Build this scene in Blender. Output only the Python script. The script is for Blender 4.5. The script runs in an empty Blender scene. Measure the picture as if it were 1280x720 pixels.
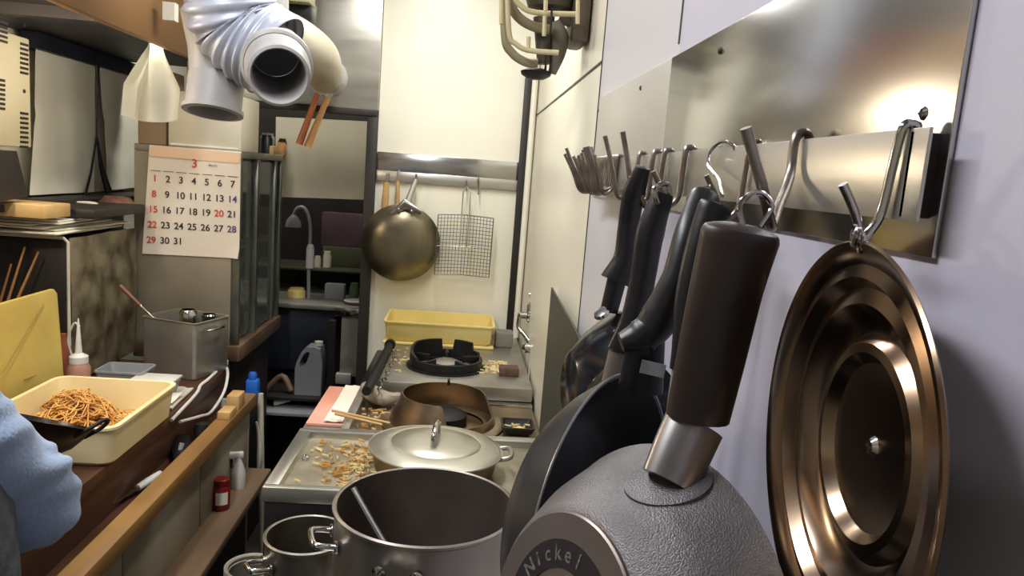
import bpy, bmesh, math, random
from mathutils import Vector, Matrix, Euler
random.seed(7)
COL = bpy.context.scene.collection
PI = math.pi
# ------------------------------------------------------------------ camera model
F = 926.0; CAMZ = 1.65
_d = Vector((-57, -144, 926)).normalized()
_n0 = Vector((-470, 6140, 926))
_n = (_n0 - _d * _n0.dot(_d)).normalized()
_r = _n.cross(_d).normalized()          # right in (x right, y down, z forward)
CAM = Vector((0, 0, CAMZ))
def ray(px, py):
    v = Vector((px - 640, py - 360, F))
    return Vector((v.dot(_r), v.dot(_d), -v.dot(_n)))
def PY(px, py, Y):
    w = ray(px, py); return CAM + w * (Y / w.y)
def PX(px, py, X):
    w = ray(px, py); return CAM + w * (X / w.x)
def PZ(px, py, Z):
    w = ray(px, py); return CAM + w * ((Z - CAMZ) / w.z)
cam = bpy.data.objects.new('camera', bpy.data.cameras.new('camera'))
COL.objects.link(cam)
cam.data.sensor_width = 36; cam.data.lens = F / 1280 * 36; cam.data.clip_start = 0.02
def c2w(x, y, z):      # camera coords (x right,y down,z fwd) -> world
    v = Vector((x, y, z)); return Vector((v.dot(_r), v.dot(_d), -v.dot(_n)))
cx_, cy_, cz_ = c2w(1, 0, 0), -c2w(0, 1, 0), -c2w(0, 0, 1)
cam.matrix_world = Matrix(((cx_.x, cy_.x, cz_.x, 0), (cx_.y, cy_.y, cz_.y, 0), (cx_.z, cy_.z, cz_.z, CAMZ), (0, 0, 0, 1)))
bpy.context.scene.camera = cam
# ------------------------------------------------------------------ materials
def lin(c):
    return tuple(((v / 255) / 12.92 if v / 255 <= .04045 else ((v / 255 + .055) / 1.055) ** 2.4) for v in c)
MATS = {}
def mat(name, col, rough=.5, metal=0., col2=None, scale=8., bump=0., stretch=(1, 1, 1), emit=None, es=0, trans=0., alpha=1., coat=0., rvar=.12, bscale=None, contrast=(.35, .65), sheen=0):
    if name in MATS: return MATS[name]
    m = bpy.data.materials.new(name); m.use_nodes = True
    nt = m.node_tree; b = nt.nodes['Principled BSDF']
    tc = nt.nodes.new('ShaderNodeTexCoord'); mp = nt.nodes.new('ShaderNodeMapping')
    mp.inputs['Scale'].default_value = stretch
    nt.links.new(tc.outputs['Object'], mp.inputs['Vector'])
    nz = nt.nodes.new('ShaderNodeTexNoise'); nz.inputs['Scale'].default_value = scale; nz.inputs['Detail'].default_value = 5
    nt.links.new(mp.outputs[0], nz.inputs['Vector'])
    rp = nt.nodes.new('ShaderNodeValToRGB')
    c1 = lin(col); c2 = lin(col2) if col2 else tuple(v * .82 for v in c1)
    rp.color_ramp.elements[0].position = contrast[0]; rp.color_ramp.elements[1].position = contrast[1]
    rp.color_ramp.elements[0].color = (*c2, 1); rp.color_ramp.elements[1].color = (*c1, 1)
    nt.links.new(nz.outputs['Fac'], rp.inputs[0]); nt.links.new(rp.outputs[0], b.inputs['Base Color'])
    mr = nt.nodes.new('ShaderNodeMapRange')
    mr.inputs['To Min'].default_value = max(0.02, rough - rvar); mr.inputs['To Max'].default_value = min(1, rough + rvar)
    nt.links.new(nz.outputs['Fac'], mr.inputs['Value']); nt.links.new(mr.outputs[0], b.inputs['Roughness'])
    b.inputs['Metallic'].default_value = metal
    b.inputs['Transmission Weight'].default_value = trans
    b.inputs['Alpha'].default_value = alpha
    b.inputs['Coat Weight'].default_value = coat
    b.inputs['Sheen Weight'].default_value = sheen
    if bump:
        n2 = nt.nodes.new('ShaderNodeTexNoise'); n2.inputs['Scale'].default_value = bscale or scale * 4; n2.inputs['Detail'].default_value = 6
        nt.links.new(mp.outputs[0], n2.inputs['Vector'])
        bp = nt.nodes.new('ShaderNodeBump'); bp.inputs['Strength'].default_value = bump; bp.inputs['Distance'].default_value = .004
        nt.links.new(n2.outputs['Fac'], bp.inputs['Height']); nt.links.new(bp.outputs[0], b.inputs['Normal'])
    if emit:
        b.inputs['Emission Color'].default_value = (*lin(emit), 1); b.inputs['Emission Strength'].default_value = es
    MATS[name] = m; return m
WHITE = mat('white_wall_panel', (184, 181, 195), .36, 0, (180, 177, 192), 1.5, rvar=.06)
CREAM = mat('cream_wall_panel', (222, 218, 200), .3, 0, (218, 213, 194), 1.2, rvar=.06)
BACKW = mat('back_wall_panel', (232, 229, 214), .4, 0, (222, 218, 200), 1.2, rvar=.05)
SEAM = mat('dark_joint', (70, 66, 62), .6)
STEEL = mat('brushed_steel', (202, 200, 192), .34, .85, (182, 179, 170), 3, .05, (1, 1, 6))
STEELD = mat('dull_steel', (172, 168, 158), .42, .65, (144, 140, 130), 5, .08)
PLATE = mat('polished_plate', (190, 190, 188), .2, 1, (182, 181, 178), 1.4, 0, rvar=.06)
CHROME = mat('chrome', (205, 203, 200), .14, 1, (170, 168, 164), 20, rvar=.05)
HOOK = mat('hook_steel', (160, 152, 146), .34, .9, (120, 108, 100), 30)
GREASE = mat('greasy_steel', (150, 134, 108), .42, .7, (104, 86, 62), 9, .25)
COPPER = mat('burnt_copper_steel', (156, 128, 98), .34, .85, (92, 80, 68), 7, .15)
BLACKM = mat('black_iron', (34, 34, 36), .5, .4, (22, 21, 22), 12, .3)
BLACKP = mat('black_plastic', (24, 23, 26), .38, 0, (17, 16, 18), 6, .05)
BLACKG = mat('black_enamel', (22, 24, 30), .16, .1, (14, 15, 20), 6, rvar=.05)
PANG = mat('grey_hammered_pan', (122, 119, 120), .42, .65, (90, 87, 88), 9, .3, bscale=900)
PANI = mat('black_pan_interior', (18, 18, 20), .4, .2, (12, 12, 14), 8)
BROWNH = mat('dark_brown_bakelite', (46, 32, 28), .42, 0, (28, 20, 18), 14, .15)
WOOD = mat('worn_wood', (182, 142, 82), .45, 0, (112, 76, 40), 4, .2, (1, .12, 1))
WOODD = mat('dark_red_wood', (92, 58, 38), .4, 0, (50, 32, 24), 4, .2, (1, .12, 1))
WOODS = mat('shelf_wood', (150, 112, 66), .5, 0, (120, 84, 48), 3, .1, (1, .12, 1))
WOODL = mat('pale_wood', (206, 172, 116), .5, 0, (176, 138, 86), 6, .1)
BAMBOO = mat('bamboo', (206, 160, 104), .45, 0, (160, 104, 60), 8, .05)
GPAN = mat('grey_counter_panel', (176, 168, 148), .4, .2, (118, 108, 90), 2, .05)
FLOORM = mat('dirty_floor', (64, 60, 52), .5, 0, (38, 34, 30), 5, .3)
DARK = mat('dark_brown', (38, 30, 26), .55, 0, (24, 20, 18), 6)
NAVY = mat('dark_navy', (30, 36, 52), .5, 0, (20, 24, 34), 5)
YEL = mat('yellow_plastic', (226, 208, 136), .4, 0, (212, 190, 116), 3, rvar=.05)
YELB = mat('yellow_board', (208, 186, 98), .5, 0, (188, 160, 80), 5, .05)
CRM = mat('cream_plastic', (240, 224, 176), .35, 0, (226, 204, 146), 3, rvar=.05)
PAPER = mat('aged_paper', (232, 228, 212), .8, 0, (214, 208, 190), 4, .1)
PAPERW = mat('white_paper', (228, 222, 208), .7, 0, (216, 208, 192), 3)
DUCT = mat('duct_grey_vinyl', (166, 164, 162), .5, 0, (146, 144, 142), 6, .1)
FLEX = mat('flex_duct_foil', (176, 181, 194), .42, .15, (154, 159, 174), 8, .1)
DUCTI = mat('duct_inside', (140, 146, 156), .5, .2)
GLASS = mat('cabinet_glass', (226, 232, 228), .06, 0, (190, 200, 196), 3, trans=.92, rvar=.02)
FOIL = mat('greasy_foil', (142, 134, 108), .42, .35, (74, 62, 44), 11, .6, bscale=25)
NOOD = mat('fried_noodles', (222, 172, 92), .35, 0, (186, 126, 58), 30)
SCRAP = mat('cabbage_scraps', (226, 206, 152), .45, 0, (190, 142, 72), 24, contrast=(.42, .58))
BLUES = mat('light_blue_cotton', (140, 158, 184), .85, 0, (120, 138, 166), 6, .3, bscale=180, sheen=.2)
GREYA = mat('grey_apron_cloth', (88, 90, 96), .9, 0, (66, 68, 74), 40, .3)
SKIN = mat('skin', (202, 156, 128), .5, 0, (188, 140, 112), 8)
HAIR = mat('black_hair', (24, 20, 18), .5, 0, (14, 12, 12), 60, .4)
TROU = mat('navy_trousers', (36, 38, 48), .85)
RED = mat('red_plastic', (124, 24, 24), .35, 0, (96, 16, 18), 4)
REDP = mat('red_print', (206, 70, 46), .7)
BLKP = mat('black_print', (52, 46, 42), .7)
BLUP = mat('blue_print', (84, 78, 128), .7)
ORNP = mat('peach_print', (228, 188, 152), .7, 0, (222, 196, 168), 3)
BLUE = mat('blue_plastic', (40, 104, 200), .35, 0, (32, 84, 176), 4)
WPL = mat('white_plastic', (214, 212, 206), .4, 0, (196, 192, 184), 5, rvar=.05)
GPL = mat('grey_translucent_plastic', (150, 152, 154), .35, 0, (130, 132, 134), 4)
PINK = mat('pink_board', (222, 168, 150), .5, 0, (206, 138, 116), 4)
RAG = mat('dirty_rag', (176, 164, 148), .9, 0, (140, 126, 108), 14, .6)
CLOTH = mat('white_cloth', (196, 190, 176), .9, 0, (170, 162, 146), 5, .3)
BEIGE = mat('beige_heater_case', (196, 184, 152), .45, 0, (182, 168, 134), 3)
WIREC = mat('cream_wire', (216, 206, 168), .4, 0, (196, 184, 140), 6)
GRYM = mat('grey_motor_case', (92, 86, 72), .5, .3, (62, 56, 46), 8)
DSPL = mat('dark_splash_steel', (98, 98, 92), .4, .8, (78, 77, 70), 2)
LAMPM = mat('lamp_diffuser', (250, 250, 245), .5, emit=(255, 250, 240), es=3)
GREEN = mat('green_label', (96, 120, 92), .5)
SAUCE = mat('pink_sauce_bottle', (172, 130, 112), .4, 0, (150, 108, 92), 5)
SOUP = mat('dark_broth', (52, 44, 38), .25, 0, (42, 34, 30), 4)
ORANGE = mat('orange_wood', (186, 112, 62), .4, 0, (150, 84, 46), 10)
REDC = mat('dark_red_paper', (150, 72, 52), .6, 0, (120, 54, 40), 4)
# ------------------------------------------------------------------ geometry helpers
def V(*a): return Vector(a)
def TM(loc=(0, 0, 0), rz=0, rx=0, ry=0): return Matrix.Translation(Vector(loc)) @ Euler((rx, ry, rz)).to_matrix().to_4x4()
def frame(o, x, y, z): return Matrix(((x.x, y.x, z.x, o.x), (x.y, y.y, z.y, o.y), (x.z, y.z, z.z, o.z), (0, 0, 0, 1)))
def axisframe(o, z, up=None):
    z = z.normalized(); up = up or (V(0, 0, 1) if abs(z.z) < .9 else V(0, 1, 0))
    x = up.cross(z).normalized(); y = z.cross(x); return frame(o, x, y, z)
class MB:
    def __init__(s): s.bm = bmesh.new()
    def box(s, a, b, M=None, bev=0, seg=2):
        a = Vector(a); b = Vector(b); vs = []
        for x in (a.x, b.x):
            for y in (a.y, b.y):
                for z in (a.z, b.z): vs.append(s.bm.verts.new((x, y, z)))
        fs = [s.bm.faces.new([vs[i] for i in f]) for f in ((0, 1, 3, 2), (4, 6, 7, 5), (0, 4, 5, 1), (2, 3, 7, 6), (0, 2, 6, 4), (1, 5, 7, 3))]
        if bev:
            es = list({e for f in fs for e in f.edges})
            r = bmesh.ops.bevel(s.bm, geom=es, offset=bev, segments=seg, profile=.5, affect='EDGES')
            vs = list({v for v in vs if v.is_valid} | {v for v in r['verts']} | {v for f in r['faces'] for v in f.verts})
        if M is not None: bmesh.ops.transform(s.bm, matrix=M, verts=vs)
        return s
    def hexa(s, p):     # 8 points: bottom 4 (ccw), top 4
        vs = [s.bm.verts.new(q) for q in p]
        for f in ((3, 2, 1, 0), (4, 5, 6, 7), (0, 1, 5, 4), (1, 2, 6, 5), (2, 3, 7, 6), (3, 0, 4, 7)): s.bm.faces.new([vs[i] for i in f])
        return s
    def prism(s, poly, h, M=None, bev=0):    # polygon in xy, extruded z 0..h
        a = [s.bm.verts.new((x, y, 0)) for x, y in poly]; b = [s.bm.verts.new((x, y, h)) for x, y in poly]
        n = len(poly); fs = [s.bm.faces.new(a[::-1]), s.bm.faces.new(b)]
        for i in range(n): fs.append(s.bm.faces.new((a[i], a[(i + 1) % n], b[(i + 1) % n], b[i])))
        vs = a + b
        if bev:
            es = list(fs[0].edges) + list(fs[1].edges)
            r = bmesh.ops.bevel(s.bm, geom=es, offset=bev, segments=2, profile=.5, affect='EDGES')
            vs = list({v for v in vs if v.is_valid} | {v for v in r['verts']} | {v for f in r['faces'] for v in f.verts})
        if M is not None: bmesh.ops.transform(s.bm, matrix=M, verts=vs)
        return s
    def lathe(s, prof, seg=32, M=None, sx=1, sy=1, a0=0, a1=2 * PI):
        full = abs(a1 - a0 - 2 * PI) < 1e-6; rings = []; vs = []
        n = seg if full else seg + 1
        for r, z in prof:
            if r < 1e-6:
                v = s.bm.verts.new((0, 0, z)); rings.append([v] * n); vs.append(v)
            else:
                ring = [s.bm.verts.new((r * sx * math.cos(a0 + (a1 - a0) * i / seg), r * sy * math.sin(a0 + (a1 - a0) * i / seg), z)) for i in range(n)]
                rings.append(ring); vs += ring
        for j in range(len(prof) - 1):
            A, B = rings[j], rings[j + 1]
            for i in range(n if full else n - 1):
                k = (i + 1) % n
                q = []
                for v in (A[i], A[k], B[k], B[i]):
                    if v not in q: q.append(v)
                if len(q) > 2:
                    try: s.bm.faces.new(q)
                    except ValueError: pass
        if M is not None: bmesh.ops.transform(s.bm, matrix=M, verts=vs)
        return s
    def tube(s, pts, r, seg=10, closed=False, smooth=0, caps=True, M=None, flat=None):
        pts = [Vector(p) for p in pts]
        rs = list(r) if isinstance(r, (list, tuple)) else [r] * len(pts)
        rs = [Vector(q) if isinstance(q, (tuple, list)) else Vector((q, q)) for q in rs]
        if smooth:
            P = []; R = []; n = len(pts); rng = n if closed else n - 1
            for i in range(rng):
                p0 = pts[(i - 1) % n] if closed or i > 0 else pts[0] * 2 - pts[1]
                p1 = pts[i]; p2 = pts[(i + 1) % n]
                p3 = pts[(i + 2) % n] if closed or i + 2 < n else pts[-1] * 2 - pts[-2]
                for k in range(smooth):
                    t = k / smooth
                    P.append(.5 * ((2 * p1) + (p2 - p0) * t + (2 * p0 - 5 * p1 + 4 * p2 - p3) * t * t + (3 * p1 - p0 - 3 * p2 + p3) * t ** 3))
                    R.append(rs[i] * (1 - t) + rs[(i + 1) % n] * t)
            if not closed: P.append(pts[-1]); R.append(rs[-1])
            pts, rs = P, R
        n = len(pts); rings = []; N = None; allv = []
        for i in range(n):
            if closed: t = pts[(i + 1) % n] - pts[(i - 1) % n]
            else: t = pts[min(i + 1, n - 1)] - pts[max(i - 1, 0)]
            t.normalize()
            if N is None:
                N = t.cross(V(0, 0, 1)) if flat is None else Vector(flat)
                if N.length < .05: N = t.cross(V(0, 1, 0))
            N = (N - t * N.dot(t)); N.normalize(); B = t.cross(N)
            ra, rb = rs[i]
            ring = [s.bm.verts.new(pts[i] + N * math.cos(2 * PI * k / seg) * ra + B * math.sin(2 * PI * k / seg) * rb) for k in range(seg)]
            rings.append(ring); allv += ring
        for i in range(n if closed else n - 1):
            A, Bq = rings[i], rings[(i + 1) % n]
            for k in range(seg): s.bm.faces.new((A[k], A[(k + 1) % seg], Bq[(k + 1) % seg], Bq[k]))
        if caps and not closed: s.bm.faces.new(rings[0][::-1]); s.bm.faces.new(rings[-1])
        if M is not None: bmesh.ops.transform(s.bm, matrix=M, verts=allv)
        return s
    def text(s, body, size, M, align='CENTER', thick=0.0004):
        cu = bpy.data.curves.new('t', 'FONT'); cu.body = body; cu.size = size; cu.align_x = align; cu.align_y = 'CENTER'; cu.extrude = thick; cu.offset = size * .012
        o = bpy.data.objects.new('t', cu); COL.objects.link(o)
        dg = bpy.context.evaluated_depsgraph_get(); me = bpy.data.meshes.new_from_object(o.evaluated_get(dg))
        me.transform(M); s.bm.from_mesh(me)
        bpy.data.objects.remove(o); bpy.data.curves.remove(cu); bpy.data.meshes.remove(me)
        return s
def root_of(p):
    while p.parent is not None: p = p.parent
    return p
RM = {}
def obj(name, mb, m, parent=None, local=False, sharp=38, label=None, recalc=True, origin=None, kind=None):
    bm = mb.bm
    if recalc: bmesh.ops.recalc_face_normals(bm, faces=bm.faces)
    for f in bm.faces: f.smooth = True
    for e in bm.edges:
        if len(e.link_faces) == 2 and e.calc_face_angle(0) > math.radians(sharp): e.smooth = False
    me = bpy.data.meshes.new(name)
    o = bpy.data.objects.new(name, me)
    if parent is None:
        if not local:
            xs = [v.co for v in bm.verts]
            if origin is None:
                origin = Vector(((min(v.x for v in xs) + max(v.x for v in xs)) / 2, (min(v.y for v in xs) + max(v.y for v in xs)) / 2, min(v.z for v in xs)))
            bmesh.ops.translate(bm, vec=-Vector(origin), verts=bm.verts); o.location = origin
        RM[o.name] = Matrix.Translation(o.location)
    else:
        if not local: bmesh.ops.transform(bm, matrix=RM[root_of(parent).name].inverted(), verts=bm.verts)
        o.parent = parent
    bm.to_mesh(me); bm.free(); me.materials.append(m); COL.objects.link(o)
    if parent is None: RM[o.name] = Matrix.Translation(o.location)
    if label: o['label'] = label
    if kind: o['kind'] = kind
    return o
def tag(o, label, cat, group=None, kind=None):
    o['label'] = label; o['category'] = cat
    if group: o['group'] = group
    if kind: o['kind'] = kind
    return o
def thing(name, label, cat, loc=(0, 0, 0), group=None, M=None):
    o = bpy.data.objects.new(name, None); COL.objects.link(o); o.empty_display_size = .05
    M = M if M is not None else Matrix.Translation(Vector(loc))
    o.matrix_world = M; RM[o.name] = M.copy()
    tag(o, label, cat, group); return o
def struct(name, mb, m, **k):
    return obj(name, mb, m, kind='structure', **k)
def dup(root, M, label=None, group=None):
    r = root.copy(); COL.objects.link(r); r.matrix_world = M; RM[r.name] = M.copy()
    if label: r['label'] = label
    if group: r['group'] = group
    for ch in list(root.children):
        c = ch.copy(); COL.objects.link(c); c.parent = r
        for g in list(ch.children):
            d = g.copy(); COL.objects.link(d); d.parent = c
    return r
#BODY
WX = .27; BY = 3.1
# ------------------------------------------------------------------ setting
struct('floor', MB().box((-1.6, -1.3, -.06), (.35, 4.4, 0)), FLOORM)
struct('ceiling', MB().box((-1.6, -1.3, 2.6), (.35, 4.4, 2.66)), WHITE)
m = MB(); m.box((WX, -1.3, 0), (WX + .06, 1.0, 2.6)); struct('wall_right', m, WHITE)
struct('wall_right_middle', MB().box((WX, 1.0, 0), (WX + .06, 1.6, 2.6)), mat('off_white_wall_panel', (196, 194, 197), .34, 0, (192, 190, 194), 1.5, rvar=.05))
struct('wall_right_far', MB().box((WX, 1.6, 0), (WX + .06, BY + .02, 2.6)), CREAM)
struct('wall_back', MB().box((-.368, BY, 0), (WX, BY + .06, 2.6)), BACKW)
struct('wall_left', MB().box((-1.56, -1.3, 0), (-1.5, 4.4, 2.6)), CREAM)
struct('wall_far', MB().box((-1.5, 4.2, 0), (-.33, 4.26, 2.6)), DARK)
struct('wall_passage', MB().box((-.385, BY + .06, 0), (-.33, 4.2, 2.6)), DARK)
struct('wall_front', MB().box((-1.5, -1.3, 0), (.27, -1.24, 2.6)), CREAM)
# joints between wall panels, corner posts
z1 = PX(838, 0, WX).z; zz = PX(751, 74, WX - .001)
struct('trim_1', MB().box((WX - .0015, 1.004, 1.84), (WX + .001, 1.0085, 2.6)), SEAM)
struct('trim_2', MB().box((WX - .0015, 1.598, .9), (WX + .001, 1.604, 2.6)), SEAM)
hz = PX(720, 104, WX).z
struct('trim_3', MB().box((WX - .0015, 1.60, hz - .003), (WX + .001, 3.08, hz + .003)), SEAM)
struct('trim_4', MB().box((-.41, BY - .03, 0), (-.368, BY + .07, 1.85), bev=.003), DARK)
struct('trim_5', MB().box((.212, BY - .03, .975), (.240, BY, 2.05), bev=.004), DARK)
struct('trim_6', MB().tube([(.253, BY - .02, .975), (.253, BY - .02, 2.12)], .014, 12), BACKW)
# hood fascia above the passage opening
m = MB(); m.box((-1.12, BY - .02, 1.87), (-.370, BY + .02, 2.6), bev=.003); hf = obj('hood_panel', m, STEEL)
tag(hf, 'stainless steel hood panel above the doorway at the back, beside the ducts', 'hood panel')
m = MB(); m.box((-1.12, BY - .035, 1.845), (-.372, BY + .03, 1.87), bev=.002); obj('bottom_edge', m, DARK, hf)
# ------------------------------------------------------------------ overhead shelf on the left
t = thing('overhead_shelf', 'long brown wooden overhead shelf along the left wall, near the ducts', 'shelf', (-1.2, 1.6, 1.945))
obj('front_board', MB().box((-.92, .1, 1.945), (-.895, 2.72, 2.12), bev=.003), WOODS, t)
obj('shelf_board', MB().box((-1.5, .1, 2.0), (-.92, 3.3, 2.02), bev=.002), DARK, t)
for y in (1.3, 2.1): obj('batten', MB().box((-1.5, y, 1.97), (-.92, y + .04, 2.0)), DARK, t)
m = MB(); m.box((-1.2, 1.75, 2.021), (-.94, 2.2, 2.28), bev=.01); cb = obj('storage_box', m, REDC)
tag(cb, 'reddish brown box on top of the overhead shelf at the upper left', 'box')
m = MB(); m.box(PY(203, 15, 2.2) + V(0, 0, -.02), PY(218, 3, 2.2) + V(.0, .03, .0)); obj('flap', m, PAPERW, cb)
# hanging white paper blinds on left wall
def sheet(name, P, nx, nz, M_, amp, thick=.0015, parent=None, seed=0, fold=None):
    # P(u,v)->Vector; builds a thin waved sheet
    rnd = random.Random(seed); ph = [rnd.uniform(0, 6) for _ in range(6)]
    m = MB(); g = []
    a = P(0, 0); b = P(1, 0); c = P(0, 1); n = (b - a).cross(c - a).normalized()
    for s in (0, 1):
        L = []
        for i in range(nx + 1):
            R = []
            for j in range(nz + 1):
                u, v = i / nx, j / nz
                w = amp * (math.sin(u * 9 + ph[0] + v * 2) * .5 + math.sin(v * 7 + ph[1]) * .3 + math.sin(u * 23 + v * 5 + ph[2]) * .2)
                if fold: w += fold(u, v)
                R.append(m.bm.verts.new(P(u, v) + n * (w + s * thick)))
            L.append(R)
        g.append(L)
    for s in (0, 1):
        for i in range(nx):
            for j in range(nz):
                q = [g[s][i][j], g[s][i + 1][j], g[s][i + 1][j + 1], g[s][i][j + 1]]
                m.bm.faces.new(q if s else q[::-1])
    def edge(seq):
        for k in range(len(seq) - 1):
            (i, j), (i2, j2) = seq[k], seq[k + 1]
            m.bm.faces.new((g[0][i][j], g[0][i2][j2], g[1][i2][j2], g[1][i][j]))
    edge([(i, 0) for i in range(nx + 1)]); edge([(i, nz) for i in range(nx, -1, -1)])
    edge([(0, j) for j in range(nz, -1, -1)]); edge([(nx, j) for j in range(nz + 1)])
    return obj(name, m, M_, parent)
LX = -1.44
def quad(a, b, c, d):   # a bottom-left b bottom-right c top-left d top-right
    return lambda u, v: (a * (1 - u) + b * u) * (1 - v) + (c * (1 - u) + d * u) * v
fz = lambda u, v: .004 if abs(v - .5) < .03 else 0
a = sheet('paper_blind', quad(PX(37, 244, LX), PX(118, 240, LX), PX(45, 44, LX), PX(120, 64, LX)), 14, 14, PAPER, .006, seed=1, fold=fz)
tag(a, 'large white paper blind on the left wall, nearest the beige slotted heater', 'paper blind')
a = sheet('paper_blind', quad(PX(135, 238, LX), PX(190, 232, LX), PX(123, 66, LX), PX(192, 84, LX)), 14, 14, PAPER, .006, seed=2, fold=fz)
tag(a, 'white paper blind on the left wall, right of the dark cord, nearer the calendar', 'paper blind')
m = MB(); p = PX(121, 64, LX + .01); q = PX(121, 178, LX + .01); m.tube([p, q], .0035, 8)
c1 = obj('blind_cord', m, BLACKP); tag(c1, 'dark cord hanging between the two white paper blinds', 'cord')
m = MB(); q0 = PX(121, 170, LX + .012)
m.tube([q0, PX(114, 215, LX + .012), PX(106, 247, LX + .03)], [.0035, .004, .005], 8); m.tube([q0, PX(127, 210, LX + .012), PX(136, 240, LX + .03)], [.0035, .009, .014], 8)
obj('cord_tail', m, BLACKP, c1)
# navy valance above the blinds
m = MB(); a = PX(42, 46, LX + .01); b = PX(182, 82, LX + .01)
m.box((LX - .03, a.y, 1.945), (LX + .02, b.y + .4, 1.998)); v = obj('valance', m, NAVY); tag(v, 'dark navy valance cloth strip above the paper blinds', 'valance')
# window sill board under blinds
m = MB(); m.box((-1.5, 1.4, 1.44), (-1.3, 3.4, 1.46), bev=.002)
s = obj('wall_ledge', m, DARK); tag(s, 'dark wooden ledge along the left wall below the paper blinds', 'ledge')
# beige slotted heater at extreme left
hx = -1.30
pa = PX(40, 20, hx); hb = PX(40, 185, hx)
t = thing('slotted_heater', 'beige slotted metal heater casing on the left wall, top left corner', 'heater', (-1.38, 1.9, hb.z))
m = MB(); m.box((-1.5, 1.72, hb.z), (hx, hb.y, 1.94), bev=.006); obj('casing', m, BEIGE, t)
for (x0, x1, ys) in ((25, 35, range(54, 96, 6)), (25, 35, range(141, 184, 6)), (-8, 9, range(18, 50, 6)), (-8, 6, range(98, 140, 6))):
    m = MB()
    for yy in ys:
        A = PX(x0, yy, hx); B = PX(x1, yy + 2, hx)
        m.box((hx - .001, A.y, A.z - .004), (hx + .0015, B.y, A.z + .003))
    obj('vent_slots', m, DARK, t)
for q in ((30, 31), (30, 114)):
    p = PX(*q, hx); obj('screw', MB().lathe([(0, .002), (.006, .002), (.006, 0)], 10, axisframe(p, V(1, 0, 0))), DARK, t)
# ------------------------------------------------------------------ counter on the left
t = thing('wooden_counter', 'long dark reddish wooden counter with a worn bright wood front edge, left side', 'counter', (-1.1, 1.9, 0))
CX = -.805
obj('counter_top', MB().box((-1.5, 1.12, .86), (CX, 2.66, .90), bev=.004), WOODD, t)
obj('apron_board', MB().box((-.835, 1.12, .76), (-.815, 2.66, .86), bev=.002), WOODD, t)
obj('recess_shelf', MB().box((-1.3, 1.12, .745), (-.74, 2.60, .76)), WOODD, t)
obj('front_edge', MB().box((-.742, 1.12, .775), (-.690, 2.60, .82), bev=.005), WOOD, t)
m = MB()
ys = [1.12, 1.62, 2.12, 2.60]
for i in range(3): m.box((-.735, ys[i] + .003, .50), (-.720, ys[i + 1] - .003, .775), bev=.002)
obj('front_panel', m, GPAN, t)
obj('end_panel', MB().box((-1.5, 2.60, 0), (-.720, 2.62, .79), bev=.002), GPAN, t)
obj('lower_ledge', MB().box((-.735, 1.12, .52), (-.628, 2.58, .55), bev=.006), WOODD if 0 else mat('worn_ledge', (132, 110, 84), .5, 0, (84, 62, 46), 4, .2, (1, .2, 1)), t)
obj('base_board', MB().box((-.735, 1.12, 0), (-.72, 2.60, .50)), DARK, t)
# wood blocks at the counter's far end
for (px0, py0, lab) in ((288, 510, 'small pale wooden block at the far end of the counter edge, nearest the tray'), (299, 490, 'small pale wooden block beside the blue bottle cap at the counter end')):
    p = PX(px0, py0, -.70); m = MB(); m.box((p.x - .035, min(p.y, 2.54) - .02, .82), (p.x + .005, min(p.y, 2.54) + .05, .82 + (.025 if px0 < 290 else .05)), bev=.003)
    tag(obj('wood_block', m, WOODL), lab, 'wood block')
# ------------------------------------------------------------------ dark cabinet wrapped in foil
t = thing('dark_cabinet', 'dark brown cabinet on the counter at left, its side wrapped in greasy foil', 'cabinet', (-1.36, 2.55, .9))
obj('body', MB().box((-1.5, 2.30, .90), (-1.182, 2.74, 1.36), bev=.012), DARK, t)
sheet('foil_cover', quad(V(-1.173, 2.305, .91), V(-1.173, 2.74, .91), V(-1.173, 2.305, 1.365), V(-1.173, 2.74, 1.365)), 34, 30, FOIL, .01, .002, t, 5)
m = MB(); m.tube([(-1.497, 2.292, 1.366), (-1.187, 2.292, 1.366), (-1.175, 2.292, 1.354), (-1.175, 2.292, .91)], .005, 8); obj('metal_trim', m, CLOTH, t)
# paper stack on top
for i in range(7):
    rr = random.Random(i); y0 = 2.26 + rr.uniform(-.03, .03); x1 = -1.21 + rr.uniform(-.05, .03)
    m = MB(); m.box((-1.49, y0, 0), (x1, y0 + .42, .005), TM((0, 0, 1.372 + i * .007), 0), bev=.002)
    bmesh.ops.rotate(m.bm, cent=(-1.33, 2.5, 1.36), matrix=Matrix.Rotation(rr.uniform(-.1, .1), 3, 'Z'), verts=m.bm.verts)
    tag(obj('newspaper', m, PAPER), 'folded newspaper in the stack on top of the dark cabinet', 'newspaper', 'newspapers stacked on the dark cabinet')
# pale plank above papers
m = MB(); m.box((-1.49, 2.2, 1.428), (-1.19, 2.34, 1.468), bev=.003); tag(obj('pale_plank', m, WOODL), 'pale wooden plank lying above the newspaper stack at the left edge', 'plank')
m = MB(); m.box((-1.49, 2.36, 1.422), (-1.13, 2.73, 1.452), bev=.006); tag(obj('dark_tray', m, DARK), 'dark brown tray board behind the pale plank, under the blinds', 'tray')
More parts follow.
